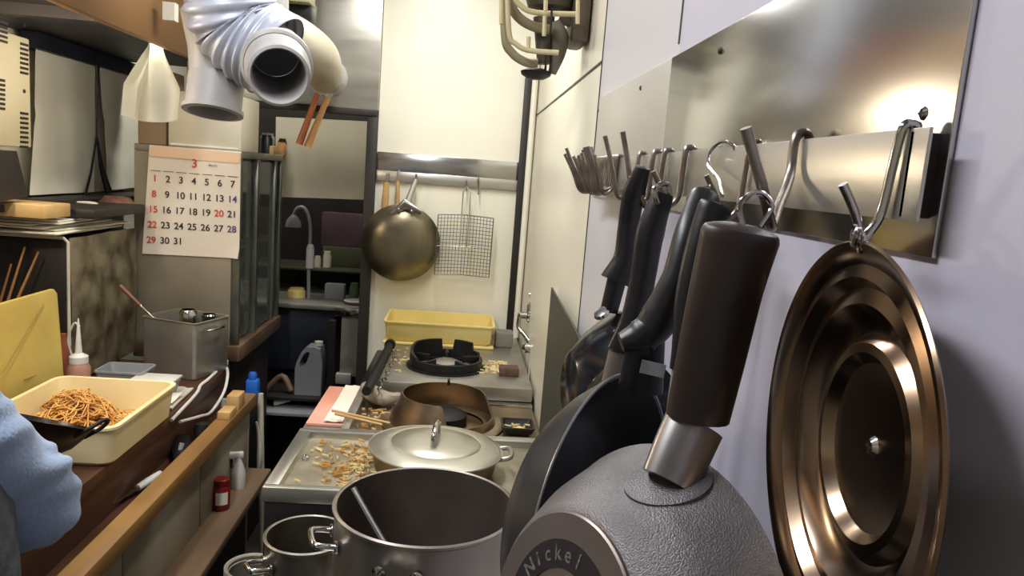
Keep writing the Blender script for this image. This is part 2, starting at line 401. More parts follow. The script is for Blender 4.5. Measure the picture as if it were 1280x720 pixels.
# crumpled bits on the dark board
m = MB(); p = PY(118, 268, 2.6)
m.tube([p + V(-.06, 0, .035), p + V(0, .0, .03), p + V(.05, .02, .0)], [.006, .012, .006], 8, smooth=4); tag(obj('folded_strap', m, PAPERW), 'pale folded strap lying on the dark board under the cord', 'strap')
m = MB(); p = PY(146, 250, 2.75); m.lathe([(0, -.03), (.03, -.02), (.045, 0), (.03, .02), (0, .03)], 14, TM(p + V(0, 0, -.012), 0), 1.4, 1)
for v_ in m.bm.verts: v_.co += Vector([random.uniform(-.006, .006) for _ in range(3)])
tag(obj('wrapped_bundle', m, mat('bundle', (140, 104, 82), .5, 0, (92, 60, 44), 16)), 'reddish brown wrapped bundle on the dark board near the calendar', 'bundle')
m = MB(); p = PX(18, 190, -1.27); q = PX(30, 246, -1.27); m.hexa([p + V(-.2, -.02, -.14), q + V(-.2, .02, 0), q + V(0, .02, 0), p + V(0, -.1, -.14), p + V(-.2, -.02, 0), q + V(-.2, -.02, .13), q + V(0, -.03, .13), p + V(0, -.1, 0)])
tag(obj('dark_bag', m, DARK), 'dark brown bag hanging below the beige slotted heater', 'bag')
# chopsticks behind the board
for i, (a, b, nm) in enumerate((((-6, 400), (14, 330), 'leftmost'), ((3, 400), (31, 309), 'middle'), ((14, 392), (48, 315), 'rightmost'))):
    a_, b_ = PY(*a, 2.262), PY(*b, 2.27); d_ = b_ - a_; a_ = a_ - d_ * ((a_.z - .905) / d_.z); a_.y = 2.25
    m = MB(); m.tube([a_, b_], [.006, .003], 8)
    tag(obj('wooden_skewer', m, BAMBOO), 'thin wooden stick leaning behind the yellow board, %s of the three' % nm, 'wooden stick')
# yellow cutting board leaning
m = MB()
pts = [(1.70, .955), (2.20, .955), (2.20, 1.27), (2.185, 1.285), (1.70, 1.285)]
m.prism([(y, z) for y, z in pts], .015, frame(V(-1.165, 0, 0), V(0, 1, 0), V(0, 0, 1), V(1, 0, 0)), bev=.003)
bmesh.ops.translate(m.bm, vec=(0, 0, -.055), verts=m.bm.verts)
for v_ in m.bm.verts: v_.co.x -= (v_.co.z - .9) * .06 - .01
m2 = m
cbd = obj('cutting_board', m2, YELB); tag(cbd, 'yellow plastic board standing upright behind the noodle tray', 'cutting board')
def bl(px, py, X=-1.14): return PX(px, py, X)
m = MB()
for a, b in (((5, 465), (55, 380)), ((30, 475), (68, 460))): m.tube([bl(*a, -1.1425), bl(*b, -1.155)], .0012, 5)
obj('scratch', m, mat('scratch_mark', (150, 124, 60), .6), cbd)
# ------------------------------------------------------------------ noodle tray
def bin_tray(cx, cy, z, w, d, h, taper, t, lip, r=.02):
    def rr(w, d, r, zz, n=5):
        P = []
        for (sx, sy, a0) in ((1, 1, 0), (-1, 1, PI / 2), (-1, -1, PI), (1, -1, 1.5 * PI)):
            for k in range(n + 1):
                a = a0 + PI / 2 * k / n
                P.append(V(cx + sx * (w / 2 - r) + r * math.cos(a), cy + sy * (d / 2 - r) + r * math.sin(a), zz))
        return P
    m = MB(); loops = [rr(w - 2 * taper - .02, d - 2 * taper - .02, r, z), rr(w - 2 * taper, d - 2 * taper, r, z + .01), rr(w, d, r, z + h), rr(w + 2 * lip, d + 2 * lip, r + lip, z + h), rr(w + 2 * lip, d + 2 * lip, r + lip, z + h + .006), rr(w - 2 * t, d - 2 * t, r, z + h + .006), rr(w - 2 * t - 2 * taper, d - 2 * t - 2 * taper, r, z + .014), rr(w - 2 * t - 2 * taper - .02, d - 2 * t - 2 * taper - .02, r, z + .006)]
    R = [[m.bm.verts.new(p) for p in L] for L in loops]; n = len(R[0])
    for j in range(len(R) - 1):
        for i in range(n): m.bm.faces.new((R[j][i], R[j][(i + 1) % n], R[j + 1][(i + 1) % n], R[j + 1][i]))
    m.bm.faces.new(R[0][::-1]); m.bm.faces.new(R[-1]); return m
TRX, TRY = -.940, 1.90
tag(obj('noodle_tray', bin_tray(TRX, TRY, .90, .320, .39, .095, .010, .006, .006, .03), CRM), 'large cream plastic tray holding fried noodles on the left counter', 'tray')
NX, NY = -1.0, 1.975
m = MB(); rn = random.Random(3)
for i in range(300):
    a = rn.uniform(0, 2 * PI); rr_ = math.sqrt(rn.random()); hx_ = .085 * rr_ * math.cos(a); hy_ = .105 * rr_ * math.sin(a)
    top = .085 * (1 - rr_ ** 2) + .008
    p = V(NX + hx_, NY + hy_, .908 + rn.uniform(.3, 1) * top); pts = []
    d_ = rn.uniform(0, 2 * PI); cur = rn.uniform(-1.1, 1.1); z_ = p.z
    for k in range(14):
        q = p.copy(); e = math.hypot((q.x - NX) / .105, (q.y - NY) / .125)
        q.z = min(z_ + .006 * math.sin(k * 1.1 + i), .914 + max(.004, .088 * (1 - e * e)) + rn.uniform(0, .004)); q.z = max(q.z, .911)
        pts.append(q); d_ += cur + rn.uniform(-.4, .4); p = p + V(math.cos(d_), math.sin(d_), 0) * .012
        p.x = min(max(p.x, TRX - .135), TRX + .13); p.y = min(max(p.y, TRY - .16), TRY + .165)
    m.tube(pts, .0022, 5, smooth=2)
tag(obj('noodles', m, NOOD, sharp=80), 'pile of golden fried noodles in the cream tray', 'noodles', kind='stuff')
# ------------------------------------------------------------------ steel container with ladle
t0 = TM((-.921, 2.556, .90), -.35)
t = thing('steel_container', 'square stainless steel container with side handle on the left counter', 'container', M=t0)
m = MB()
w, d, h, th = .105, .088, .195, .003
pr = [(-w, -d), (w, -d), (w, d), (-w, d)]
def sqwall(m, w, d, z0, z1, th, r=.012):
    def L(w, d, z, r):
        P = []
        for (sx, sy, a0) in ((1, 1, 0), (-1, 1, PI / 2), (-1, -1, PI), (1, -1, 1.5 * PI)):
            for k in range(4):
                a = a0 + PI / 2 * k / 3; P.append(V(sx * (w - r) + r * math.cos(a), sy * (d - r) + r * math.sin(a), z))
        return [m.bm.verts.new(p) for p in P]
    R = [L(w - .004, d - .004, z0, r), L(w, d, z0 + .006, r), L(w, d, z1 - .004, r), L(w + .004, d + .004, z1 - .002, r), L(w + .004, d + .004, z1, r), L(w - th, d - th, z1, r), L(w - th, d - th, z0 + th, r)]
    n = len(R[0])
    for j in range(len(R) - 1):
        for i in range(n): m.bm.faces.new((R[j][i], R[j][(i + 1) % n], R[j + 1][(i + 1) % n], R[j + 1][i]))
    m.bm.faces.new(R[0][::-1]); m.bm.faces.new(R[-1])
sqwall(m, w, d, 0, h, th); obj('body', m, STEELD, t, local=True)
m = MB(); m.tube([(w, -.05, .165), (w + .022, -.045, .168), (w + .022, .03, .168), (w, .035, .165)], .004, 8, smooth=3); obj('handle', m, CHROME, t, local=True)
m = MB(); m.tube([(-w, -.04, .165), (-w - .022, -.035, .168), (-w - .022, .035, .168), (-w, .04, .165)], .004, 8, smooth=3); obj('handle', m, CHROME, t, local=True)
m = MB(); m.box((-w + .004, -d + .004, .14), (w - .004, d - .004, .145)); obj('sauce_inside', m, SOUP, t, local=True, kind=None)
m = MB()
m.lathe([(.028, .0), (.03, .05), (.024, .06), (.022, .06), (.024, .0)], 16, TM((-.02, .03, .15))); m.lathe([(.022, 0), (.024, .045), (.02, .05), (.018, 0)], 16, TM((.05, .05, .15)))
obj('inner_cups', m, CHROME, t, local=True)
a = PY(191, 397, 2.5); b = PY(150, 357, 2.5); mid = a.lerp(b, .38)
t = thing('ladle', 'ladle with a brown wooden handle leaning out of the steel container', 'ladle', a)
low = V(-.96, 2.56, 1.06)
obj('shaft', MB().tube([low, a, mid], .004, 8), CHROME, t); obj('grip', MB().tube([mid, b], [.006, .008], 10), mat('brown_handle', (110, 70, 52), .45), t)
obj('bowl', MB().lathe([(.0, -.02), (.02, -.015), (.03, 0), (.028, 0), (.018, -.012), (0, -.016)], 18, TM(low)), CHROME, t)
# small tubs and bottle behind the tray
def place_tub(px, py, Y, w, d, h, M_, lab, nm='plastic_tub'):
    p = PY(px, py, Y); m = bin_tray(p.x, Y + d / 2, .90, w, d, h, .008, .003, .003, .012); return tag(obj(nm, m, M_), lab, 'tub')
place_tub(147, 468, 2.26, .14, .11, .065, GPL, 'grey see-through plastic tub behind the noodle tray, left of the steel container')
p = place_tub(186, 468, 2.20, .12, .09, .05, GPL, 'small clear plastic tub with pale lid in front of the steel container')
m = MB(); m.box((p.location.x - .064, p.location.y - .05, .957), (p.location.x + .064, p.location.y + .05, .964), bev=.002); obj('lid', m, WPL, p)
p = PY(103, 470, 2.24); p.z = .90; p.x -= .01
t = thing('squeeze_bottle', 'pink squeeze bottle with a long nozzle behind the noodle tray', 'bottle', p)
obj('body', MB().lathe([(0, 0), (.03, 0), (.032, .01), (.032, .085), (.024, .1), (0, .1)], 20, TM(p)), SAUCE, t)
obj('cap', MB().lathe([(0, .1), (.026, .1), (.026, .12), (.01, .13), (.005, .20), (.002, .235), (0, .235)], 16, TM(p)), WPL, t)
m = MB(); m.tube([p + V(-.02, 0, .12), p + V(-.03, 0, .17), p + V(-.012, 0, .22), p + V(.004, 0, .21)], .003, 6, smooth=4); obj('spout_wire', m, WPL, t)
q = PY(88, 435, 2.27); q.z = .9
obj_ = obj('red_bottle', MB().lathe([(0, 0), (.028, 0), (.028, .13), (.014, .16), (.014, .18), (0, .18)], 18, TM(q + V(-.02, -.01, 0))), mat('red_brown_bottle', (140, 76, 52), .4), None); tag(obj_, 'reddish brown bottle between the yellow board and the foil cabinet', 'bottle')
# clutter on the counter in front of the container: cloths, power strip with cable
m = sheet('white_cloth', quad(V(-.89, 2.14, .906), V(-.81, 2.14, .906), V(-.90, 2.34, .906), V(-.82, 2.34, .906)), 12, 14, CLOTH, .004, .004, None, 8); tag(m, 'crumpled white cloth on the counter beside the noodle tray corner', 'cloth')
m = sheet('paper_napkin', quad(V(-.875, 2.15, .918), V(-.815, 2.15, .918), V(-.88, 2.25, .918), V(-.82, 2.25, .918)), 8, 8, PAPERW, .002, .002, None, 9); tag(m, 'folded white paper napkin at the counter edge near the tray', 'napkin')
t = thing('power_strip', 'white power strip with a looping cable at the counter end', 'power strip', V(-.85, 2.55, .9))
p = PZ(283, 455, .92)
p = V(-.845, 2.62, .91)
obj('socket_bar', MB().box((-.835, 2.60, .90), (-.808, 2.655, .922), bev=.004), WPL, t)
obj('cable', MB().tube([(-.81, 2.62, .912), (-.785, 2.57, .895), (-.775, 2.50, .85), (-.79, 2.42, .805), (-.785, 2.30, .83), (-.795, 2.16, .86)], .005, 8, smooth=5), WPL, t)
obj('cable', MB().tube([(-.82, 2.61, .906), (-.812, 2.45, .906), (-.812, 2.38, .906), (-.800, 2.30, .900), (-.797, 2.1, .885)], .005, 8, smooth=4), WPL, t)
# knives / utensils in recess
def knife(px, py, px2, py2, lab):
    a = PZ(px, py, .776); b = PZ(px2, py2, .776); mid = a.lerp(b, .48)
    t = thing('kitchen_knife', lab, 'knife', a)
    obj('handle', MB().tube([a, a.lerp(mid, .5), mid], [.009, .011, .009], 10), WPL, t)
    d = (b - mid); s = d.cross(V(0, 0, 1)).normalized() * .008
    m = MB(); m.hexa([mid - s, mid + s, b + s * .2, b - s * .2, mid - s + V(0, 0, .003), mid + s + V(0, 0, .003), b + s * .2 + V(0, 0, .003), b - s * .2 + V(0, 0, .003)]); obj('blade', m, CHROME, t)
knife(200, 592, 138, 632, 'white handled kitchen knife lying in the recess of the counter edge')
m = MB(); a = PZ(226, 578, .78); m.tube([a, a + V(-.06, .16, .01)], [(.018, .01), (.03, .012)], 12); tag(obj('dark_scrubber', m, BLACKP), 'dark scrubbing tool lying in the counter recess, near the knife', 'scrubber')
m = MB(); a = PZ(222, 573, .77); m.tube([a, a + V(.005, .02, .04)], [.006, .008], 8); tag(obj('glass_stopper', m, GPL), 'small clear glass stopper beside the dark scrubbing tool', 'stopper')
m = MB(); a = PZ(258, 520, .84); m.lathe([(0, 0), (.022, 0), (.022, .04), (.018, .05), (.018, .055), (0, .055)], 18, TM(V(a.x - .015, a.y, .76))); tag(obj('small_jar', m, DARK), 'small dark jar under the counter edge next to the cable', 'jar')
# jar and spray bottle on lower ledge
p = V(-.70, 2.25, .55)
t = thing('red_jar', 'dark red jar with a white label on the lower ledge of the counter', 'jar', p)
obj('body', MB().lathe([(0, 0), (.025, 0), (.027, .006), (.027, .07), (.02, .08), (0, .08)], 22, TM(p)), RED, t)
obj('label_band', MB().lathe([(.0275, .022), (.028, .022), (.028, .062), (.0275, .062)], 16, TM(p), a0=-1.9, a1=-.5), PAPERW, t)
obj('cap', MB().lathe([(0, .078), (.023, .078), (.023, .098), (.02, .1), (0, .1)], 18, TM(p)), RED, t)
p = V(-.695, 2.41, .55)
t = thing('spray_bottle', 'white spray bottle with black trigger standing behind the red jar', 'spray bottle', p)
obj('body', MB().lathe([(0, 0), (.022, 0), (.024, .01), (.022, .06), (.012, .09), (.010, .105), (0, .105)], 20, TM(p)), WPL, t)
obj('spray_head', MB().box((-.045, -.010, .103), (.016, .010, .125), TM(p, .3), bev=.005), WPL, t)
obj('trigger', MB().box((-.026, -.005, .07), (-.018, .005, .104), TM(p, .3), bev=.002), BLACKP, t)
# post, blue cap bottle at counter end
p = V(-.72, 2.58, 0)
t = thing('mop_handle', 'pale upright pole with a blue plastic head at the end of the counter', 'mop', p)
obj('pole', MB().tube([(-.66, 2.64, 0), (-.695, 2.66, .80)], .011, 10), CLOTH, t)
q = PY(316, 485, 2.66)
m = MB(); m.box(q + V(-.022, -.02, -.035), q + V(.022, .02, .035), bev=.008); obj('blue_head', m, BLUE, t)
m = MB(); m.lathe([(0, 0), (.012, 0), (.016, .02), (.012, .03), (0, .03)], 12, TM(q + V(.0, -.005, .03))); obj('knob', m, BLUE, t)
q = PY(303, 477, 2.62); m = MB(); m.lathe([(0, 0), (.018, 0), (.018, .022), (.012, .03), (0, .03)], 16, TM(V(-.822, 2.575, .90))); bmesh.ops.translate(m.bm, vec=(0, 0, 0), verts=m.bm.verts)
tag(obj('red_stopper', m, RED), 'small red stopper on the counter corner beside the white power strip', 'stopper')
# hanging white things on end panel
q = V(-.775, 2.56, .62)
m = MB(); m.tube([V(-.70, 2.635, .70), V(-.69, 2.64, .64), V(-.685, 2.635, .57), V(-.69, 2.64, .50)], [(.006, .004), (.012, .008), (.016, .01), (.01, .006)], 10, smooth=3)
tag(obj('hanging_rag', m, CLOTH), 'narrow pale rag hanging at the end of the counter by the pole', 'rag')
# ------------------------------------------------------------------ glass cabinet with calendar face
KX0, KX1, KY0, KY1, KZ0, KZ1 = -1.18, -.805, 2.75, 3.36, .95, 1.640
t = thing('glass_cabinet', 'tall cabinet with steel front and sliding glass side standing past the counter', 'cabinet', (-1.03, 3.1, 0))
obj('front_sheet', MB().box((KX0, KY0, KZ0), (KX1 - .03, KY0 + .012, KZ1), bev=.003), mat('grey_brown_sheet', (160, 150, 132), .42, .35, (132, 122, 104), 2.5), t)
obj('back_sheet', MB().box((KX0, KY0 + .012, KZ0), (KX0 + .01, KY1, KZ1)), GPL, t)
obj('top_board', MB().box((KX0, KY0, KZ1), (KX1, KY1, KZ1 + .025), bev=.003), STEELD, t)
obj('bottom_board', MB().box((KX0, KY0 - .01, KZ0 - .06), (KX1 + .01, KY1, KZ0), bev=.006), mat('worn_sill', (112, 88, 68), .5, 0, (70, 52, 40), 5, .2), t)
obj('shelf', MB().box((KX0 + .01, KY0 + .02, 1.30), (KX1 - .03, KY1 - .01, 1.31)), GPL, t)
for y0, y1 in ((KY0, KY0 + .02), (KY0 + .22, KY0 + .25), (KY1 - .12, KY1 - .10), (KY1 - .03, KY1)):
    obj('post', MB().box((KX1 - .03, y0, KZ0), (KX1, y1, KZ1), bev=.003), mat('aluminium_frame', (140, 144, 134), .35, .8, (112, 114, 104), 6), t)
g = obj('glass_door', MB().box((KX1 - .016, KY0 + .25, KZ0 + .01), (KX1 - .012, KY1 - .12, KZ1 - .01)), GLASS, t)
g = obj('glass_door', MB().box((KX1 - .026, KY0 + .02, KZ0 + .01), (KX1 - .022, KY0 + .22, KZ1 - .01)), GLASS, t)
for (x, y, z, r, h, M_, l) in ((-.86, 2.86, KZ0, .022, .2, PAPERW, 'tall pale carton inside the glass cabinet on its floor, nearest the front'), (-.865, 2.85, 1.31, .024, .16, GPL, 'clear bottle inside the glass cabinet on the upper shelf'), (-.92, 3.12, KZ0, .03, .17, BLACKG, 'dark bottle inside the glass cabinet, lower compartment'), (-.93, 3.22, 1.31, .03, .2, DARK, 'dark tall bottle inside the glass cabinet, upper shelf further back')):
    m = MB(); m.lathe([(0, 0), (r, 0), (r, h * .7), (r * .45, h * .82), (r * .45, h), (0, h)], 16, TM((x, y, z)))
    tag(obj('bottle', m, M_), l, 'bottle')
obj('support', MB().box((-1.16, 2.80, 0), (-.84, 3.34, KZ0 - .06), bev=.01), DARK, t)
# calendar
ca, cb_, cc, cd_ = (PY(178, 317, 2.744), PY(299, 323, 2.744), PY(187, 181, 2.744), PY(301, 191, 2.744))
ca, cb_ = V(ca.x, 2.744, 1.275 + .0), V(cb_.x, 2.744, cb_.z)
ca = PY(178, 317, 2.744)
def CP(u, v): return (ca * (1 - u) + cb_ * u) * (1 - v) + (cc * (1 - u) + cd_ * u) * v
print('calendar', ca, cb_, cc, cd_)
def CPp(u, v):
    p = CP(u, v); return p
fold = lambda u, v: .018 * max(0, (u - .88) / .12) ** 1.5 * max(0, (.10 - v) / .1)
cal = sheet('wall_calendar', CPp, 16, 20, mat('calendar_paper', (222, 212, 196), .6, 0, (214, 202, 184), 3, rvar=.03), .0006, .001, None, 4, fold)
tag(cal, 'paper wall calendar page for March hung on the steel cabinet front', 'calendar')
# orientation check for sheet normal: printed text sits in front (towards -Y)
def ctext(m, s, u, v, size):
    p = CP(u, v); x = (CP(1, v) - CP(0, v)).normalized(); z = V(0, -1, 0); y = z.cross(x).normalized()
    m.text(s, size, frame(p + V(0, -.0035, 0), x, y, z))
red, blk, blu, grey = MB(), MB(), MB(), MB()
ctext(red, '3', .50, .862, .042)
ctext(grey, 'March', .70, .862, .012)
nb = 1
for r_ in range(5):
    for c in range(7):
        if nb > 31: break
        u = .085 + c * .139; v = .70 - r_ * .142
        k = red if (c == 0 or nb == 20) else (blu if c == 6 and nb in (14, 28) else blk)
        ctext(k, str(nb), u, v, .0335); nb += 1
for c in range(7):
    u = .085 + c * .139; p0 = CP(u - .055, .772) + V(0, -.0035, 0); p1 = CP(u + .055, .772) + V(0, -.0035, 0)
    blk.hexa([p0 + V(0, 0, -.001), p1 + V(0, 0, -.001), p1 + V(0, -.0005, -.001), p0 + V(0, -.0005, -.001), p0 + V(0, 0, .001), p1 + V(0, 0, .001), p1 + V(0, -.0005, .001), p0 + V(0, -.0005, .001)])
obj('red_numbers', red, REDP, cal); obj('black_numbers', blk, BLKP, cal); obj('blue_numbers', blu, BLUP, cal); obj('small_month_word', grey, mat('faint_print', (160, 146, 126), .7), cal)
m = MB(); a, b, c, d = CP(.02, .90), CP(.99, .90), CP(.02, .995), CP(.99, .995); o_ = V(0, -.003, 0)
a2 = CP(.1, .9)
m.hexa([a + o_, b + o_, b + o_ * 1.3, a + o_ * 1.3, c + o_, d + o_, d + o_ * 1.3, c + o_ * 1.3]); obj('peach_header', m, ORNP, cal)
# white box on the cabinet + clutter
m = MB(); m.box((-1.07, 2.77, 1.665), (-.815, 3.0, 1.86), bev=.004); bx = obj('white_carton', m, mat('carton', (206, 198, 176), .6, 0, (190, 180, 156), 3)); tag(bx, 'white carton on top of the cabinet above the calendar', 'carton')
m = MB(); m.box((-1.06, 2.7665, 1.67), (-.825, 2.770, 1.676)); obj('tape', m, PAPERW, bx)
m = MB(); m.box((-1.18, 2.78, 1.665), (-1.08, 2.95, 1.93), bev=.004); tag(obj('brown_carton', m, mat('brown_carton_m', (140, 116, 88), .6, 0, (112, 92, 70), 3)), 'narrow brown carton on the cabinet, left of the white carton', 'carton')
rn = random.Random(12)
items = [(310, 3.0, .02, .05, REDC, 'red brown can'), (322, 3.05, .03, .10, GPL, 'grey tin'), (333, 3.0, .025, .06, BLACKP, 'black jar'), (343, 3.1, .03, .07, GPL, 'grey metal cup'), (352, 3.0, .022, .045, BAMBOO, 'tan jar'), (361, 3.05, .02, .06, BLACKP, 'small black pot')]
for i, (px, Y, r, h, M_, nm) in enumerate(items):
    x = KX1 - .012 - r; Y = PX(px, 184, x).y; m = MB(); h *= 1.3
    m.lathe([(0, 0), (r, 0), (r, h * .8), (r * .8, h * .9), (r * .8, h), (0, h)], 16, TM((x - (i % 2) * .03, Y, 1.665)))
    tag(obj('tin', m, M_), nm + ' in the clutter on top of the glass cabinet', 'tin')
m = MB(); m.box((-.835, 3.20, 1.665), (-.806, 3.24, 1.70), bev=.004); tag(obj('wrapped_sweet', m, WOODL), 'tan wrapped packet on the front corner of the cabinet top', 'packet')
# cloth bag hanging off overhead shelf
a = sheet('plastic_bag', lambda u, v: V(-.985 + .02 * v + (u - .5) * (.165 - .13 * min(1, max(0, v - .35) / .45)), 2.40 + (.015 + .015 * v) * math.sin(u * 9), 1.745 + .27 * v - .015 * math.sin(u * 3)), 16, 14, mat('white_bag', (152, 148, 134), .6, 0, (138, 133, 118), 3), .008, .002, None, 11)
tag(a, 'pale plastic bag hanging from the overhead shelf, left of the ducts', 'bag')
# ------------------------------------------------------------------ ducts
def flex(m, pts, r, pitch=.02, amp=.006, seg=40, smooth=10):
    P = [Vector(p) for p in pts]; Q = []
    n = len(P)
    for i in range(n - 1):
        p0 = P[i - 1] if i else P[0] * 2 - P[1]; p1 = P[i]; p2 = P[i + 1]; p3 = P[i + 2] if i + 2 < n else P[-1] * 2 - P[-2]
        for k in range(40):
            t = k / 40; Q.append(.5 * ((2 * p1) + (p2 - p0) * t + (2 * p0 - 5 * p1 + 4 * p2 - p3) * t * t + (3 * p1 - p0 - 3 * p2 + p3) * t ** 3))
    Q.append(P[-1]); out = [Q[0]]; rs = []; acc = 0; s = 0
    step = pitch / 6; rs = [r]
    for i in range(1, len(Q)):
        acc_d = (Q[i] - out[-1]).length
        if acc_d >= step: s += acc_d; out.append(Q[i]); rs.append(r + amp * math.sin(2 * PI * s / pitch))
    m.tube(out, rs, seg, caps=False); return m
DY = 1.78
ctr = PY(349, 95, DY - .12)
t = thing('exhaust_duct', 'large silver flexible duct with its round open end facing the kitchen', 'duct', ctr)
bp = ctr + V(-.03, .16, .04)
pA = PY(300, 35, DY + .12); pB = PY(282, -40, DY + .1)
fl = obj('flexible_hose', flex(MB(), [bp + V(-.035, .07, .03), pA, pB, V(pB.x - .03, pB.y + .02, 2.6)], .104), FLEX, t, recalc=False)
dirv = (ctr - (bp + V(-.03, .04, .03))).normalized()
ax = axisframe(ctr, dirv)
R_ = .065
m = MB(); m.lathe([(R_ - .008, -.24), (R_ + .002, -.24), (R_ + .006, -.14), (R_ + .006, -.07), (R_, -.06), (R_, 0), (R_ - .006, .003), (R_ - .009, -.002), (R_ - .009, -.24)], 48, ax); obj('open_end', m, DUCT, t)
m = MB(); m.lathe([(0, -.238), (R_ - .01, -.238), (R_ - .01, -.235), (0, -.235)], 40, ax); obj('damper', m, DUCTI, t)
m = MB(); m.lathe([(R_ + .0075, -.13), (R_ + .014, -.125), (R_ + .014, -.10), (R_ + .0075, -.095)], 48, ax); obj('clamp_band', m, DUCT, t)
c2 = PY(266, 141, 1.92)
dv = V(-.02, -.22, -1).normalized(); up = c2 - dv * .20
ax = axisframe(c2, dv); r2 = .062
obj('outlet_collar', MB().lathe([(r2 - .004, -.09), (r2 + .004, -.09), (r2 + .004, -.012), (r2 + .01, -.01), (r2 + .01, .0), (r2 - .004, .002), (r2 - .007, -.09)], 40, ax), DUCT, t)
obj('inner_cone', MB().lathe([(0, -.07), (r2 - .01, -.07), (r2 - .01, -.066), (0, -.066)], 32, ax), DUCTI, t)
obj('outlet_neck', MB().tube([c2 - dv * .085, c2 - dv * .16, c2 - dv * .25 + V(0, -.05, 0)], [.063, .074, .084], 36), DUCT, t)
# elbow behind
t = thing('white_elbow_duct', 'cream elbow duct running back into the steel hood, right of the big duct', 'duct', PY(380, 60, 2.4))
pp = [PY(335, 30, 2.35), PY(372, 50, 2.4), PY(398, 72, 2.5), PY(406, 95, 2.75), PY(410, 100, 3.08)]
obj('elbow_pipe', MB().tube(pp, [  .062, .066, .066, .062, .062], 32, smooth=8), mat('cream_duct', (184, 178, 162), .4, .1, (164, 158, 140), 4), t)
pq = PY(418, 90, 2.75)
obj('collar', MB().tube([pp[3] + V(.0, -.02, 0), pp[3] + V(0.005, .05, 0)], .069, 32), DUCT, t)
obj('drop_hose', MB().tube([PY(335, 30, 2.35), V(PY(335, 30, 2.35).x - .02, 2.35, 2.6)], .06, 24), DUCT, t)
p = PY(355, 8, 2.9); m = MB(); m.box(p + V(-.1, 0, -.06), p + V(.1, .1, .03), bev=.004); tag(obj('light_box', m, BLACKP), 'black box on the hood panel at the top, behind the white elbow duct', 'box')
p = PY(352, 0, 2.85); m = MB(); m.box(p + V(-.09, 0, -.0), p + V(.1, .1, .12), bev=.004); tag(obj('pale_box', m, mat('greenish_box', (176, 176, 140), .5)), 'pale greenish box sitting on the black box above the hood panel', 'box')
# two wooden handled brushes hanging from elbow
for (a, b, nm, M_, dd) in (((404, 98), (374, 180), 'left', ORANGE, 0), ((417, 104), (384, 184), 'right', BAMBOO, .03)):
    A = PY(*a, 2.74); B = PY(*b, 2.74); C_ = A.lerp(B, .22)
    t = thing('wooden_handle_tool', 'tool with a long brown wooden handle leaning by the big duct, %s of the pair' % nm, 'tool', B)
    obj('handle', MB().tube([C_, B], [.010, .013], 12), M_, t); obj('ferrule', MB().tube([A, C_], [.016, .012], 12), STEELD, t)
# ------------------------------------------------------------------ passage room at the back
FYY = 3.62
a, b, c, d = PY(345, 246, FYY), PY(466, 250, FYY), PY(345, 146, FYY), PY(466, 152, FYY)
s = sheet('hanging_paper', quad(a, b, c, d), 14, 12, mat('hanging_paper_m', (206, 200, 178), .7, 0, (190, 182, 158), 3), .008, .002, None, 21, lambda u, v: .004 if abs(v - .55) < .03 else 0)
tag(s, 'pale cream sheet hanging in the doorway at the back', 'paper sheet')
def at(px, py, Y): return PY(px, py, Y)
p0 = at(335, 376, 3.62); zc = p0.z
t = thing('back_bench', 'dark bench with navy cupboard and steel door in the back passage', 'bench', (-.8, 3.9, 0))
obj('bench_top', MB().box((-1.2, 3.60, zc - .025), (-.40, 4.18, zc), bev=.003), STEELD, t)
p1 = at(420, 380, 3.63)
obj('navy_door', MB().box((-1.2, 3.64, .62), (p1.x, 3.68, zc - .03), bev=.003), NAVY, t)
a, b = at(424, 470, 3.6), at(457, 393, 3.6)
obj('steel_door', MB().box((a.x, 3.60, a.z), (b.x + .03, 3.66, b.z), bev=.004), mat('door_steel', (206, 204, 190), .45, .1, (150, 147, 134), 3), t)
a, b = at(419, 384, 3.6), at(457, 366, 3.6)
obj('control_strip', MB().box((a.x, 3.58, zc - .045), (b.x + .02, 3.61, zc - .005), bev=.003), CHROME, t)
obj('carcass', MB().box((-1.2, 3.70, 0), (-.40, 4.18, zc - .025)), DARK, t)
a = at(330, 497, 3.4)
obj('lower_shelf', MB().box((-1.1, 3.42, a.z - .015), (-.55, 3.70, a.z), bev=.002), DARK, t)
a2 = at(365, 523, 3.3)
obj('bottom_shelf', MB().box((-1.1, 3.36, a2.z - .012), (-.55, 3.70, a2.z + .003), bev=.002), GPL, t)
obj('leg', MB().box((-.585, 3.38, 0), (-.555, 3.42, zc - .03)), DARK, t); obj('leg', MB().box((-1.1, 3.38, 0), (-1.07, 3.42, zc - .03)), DARK, t)
# jug
p = V(at(386, 490, 3.5).x, 3.52, a.z)
t = thing('plastic_jug', 'grey plastic jug with moulded handle on the shelf in the back passage', 'jug', p)
m = MB()
ol = [(-.062, 0), (.062, 0), (.064, .15), (.060, .19), (.050, .228), (.022, .236), (-.012, .232), (-.034, .212), (-.055, .165), (-.063, .13)]
hl = [(-.040, .135), (-.014, .150), (.004, .205), (-.006, .214), (-.024, .200), (-.042, .160)]
hl = hl[::-1]
key = ol[:9] + [ol[9]] + [hl[0]] + hl[1:] + [hl[0]] + [ol[9]]
T_ = frame(p + V(0, .05, 0), V(1, 0, 0), V(0, 0, 1), V(0, -1, 0))
for z0_ in (0, .1):
    vs = [m.bm.verts.new(T_ @ V(x, z, z0_)) for x, z in ol]; hs = [m.bm.verts.new(T_ @ V(x, z, z0_)) for x, z in hl]
    es = [m.bm.edges.new((vs[k], vs[(k + 1) % len(vs)])) for k in range(len(vs))] + [m.bm.edges.new((hs[k], hs[(k + 1) % len(hs)])) for k in range(len(hs))]
    bmesh.ops.triangle_fill(m.bm, edges=es, use_beauty=True)
    if z0_ == 0: v0, h0 = vs, hs
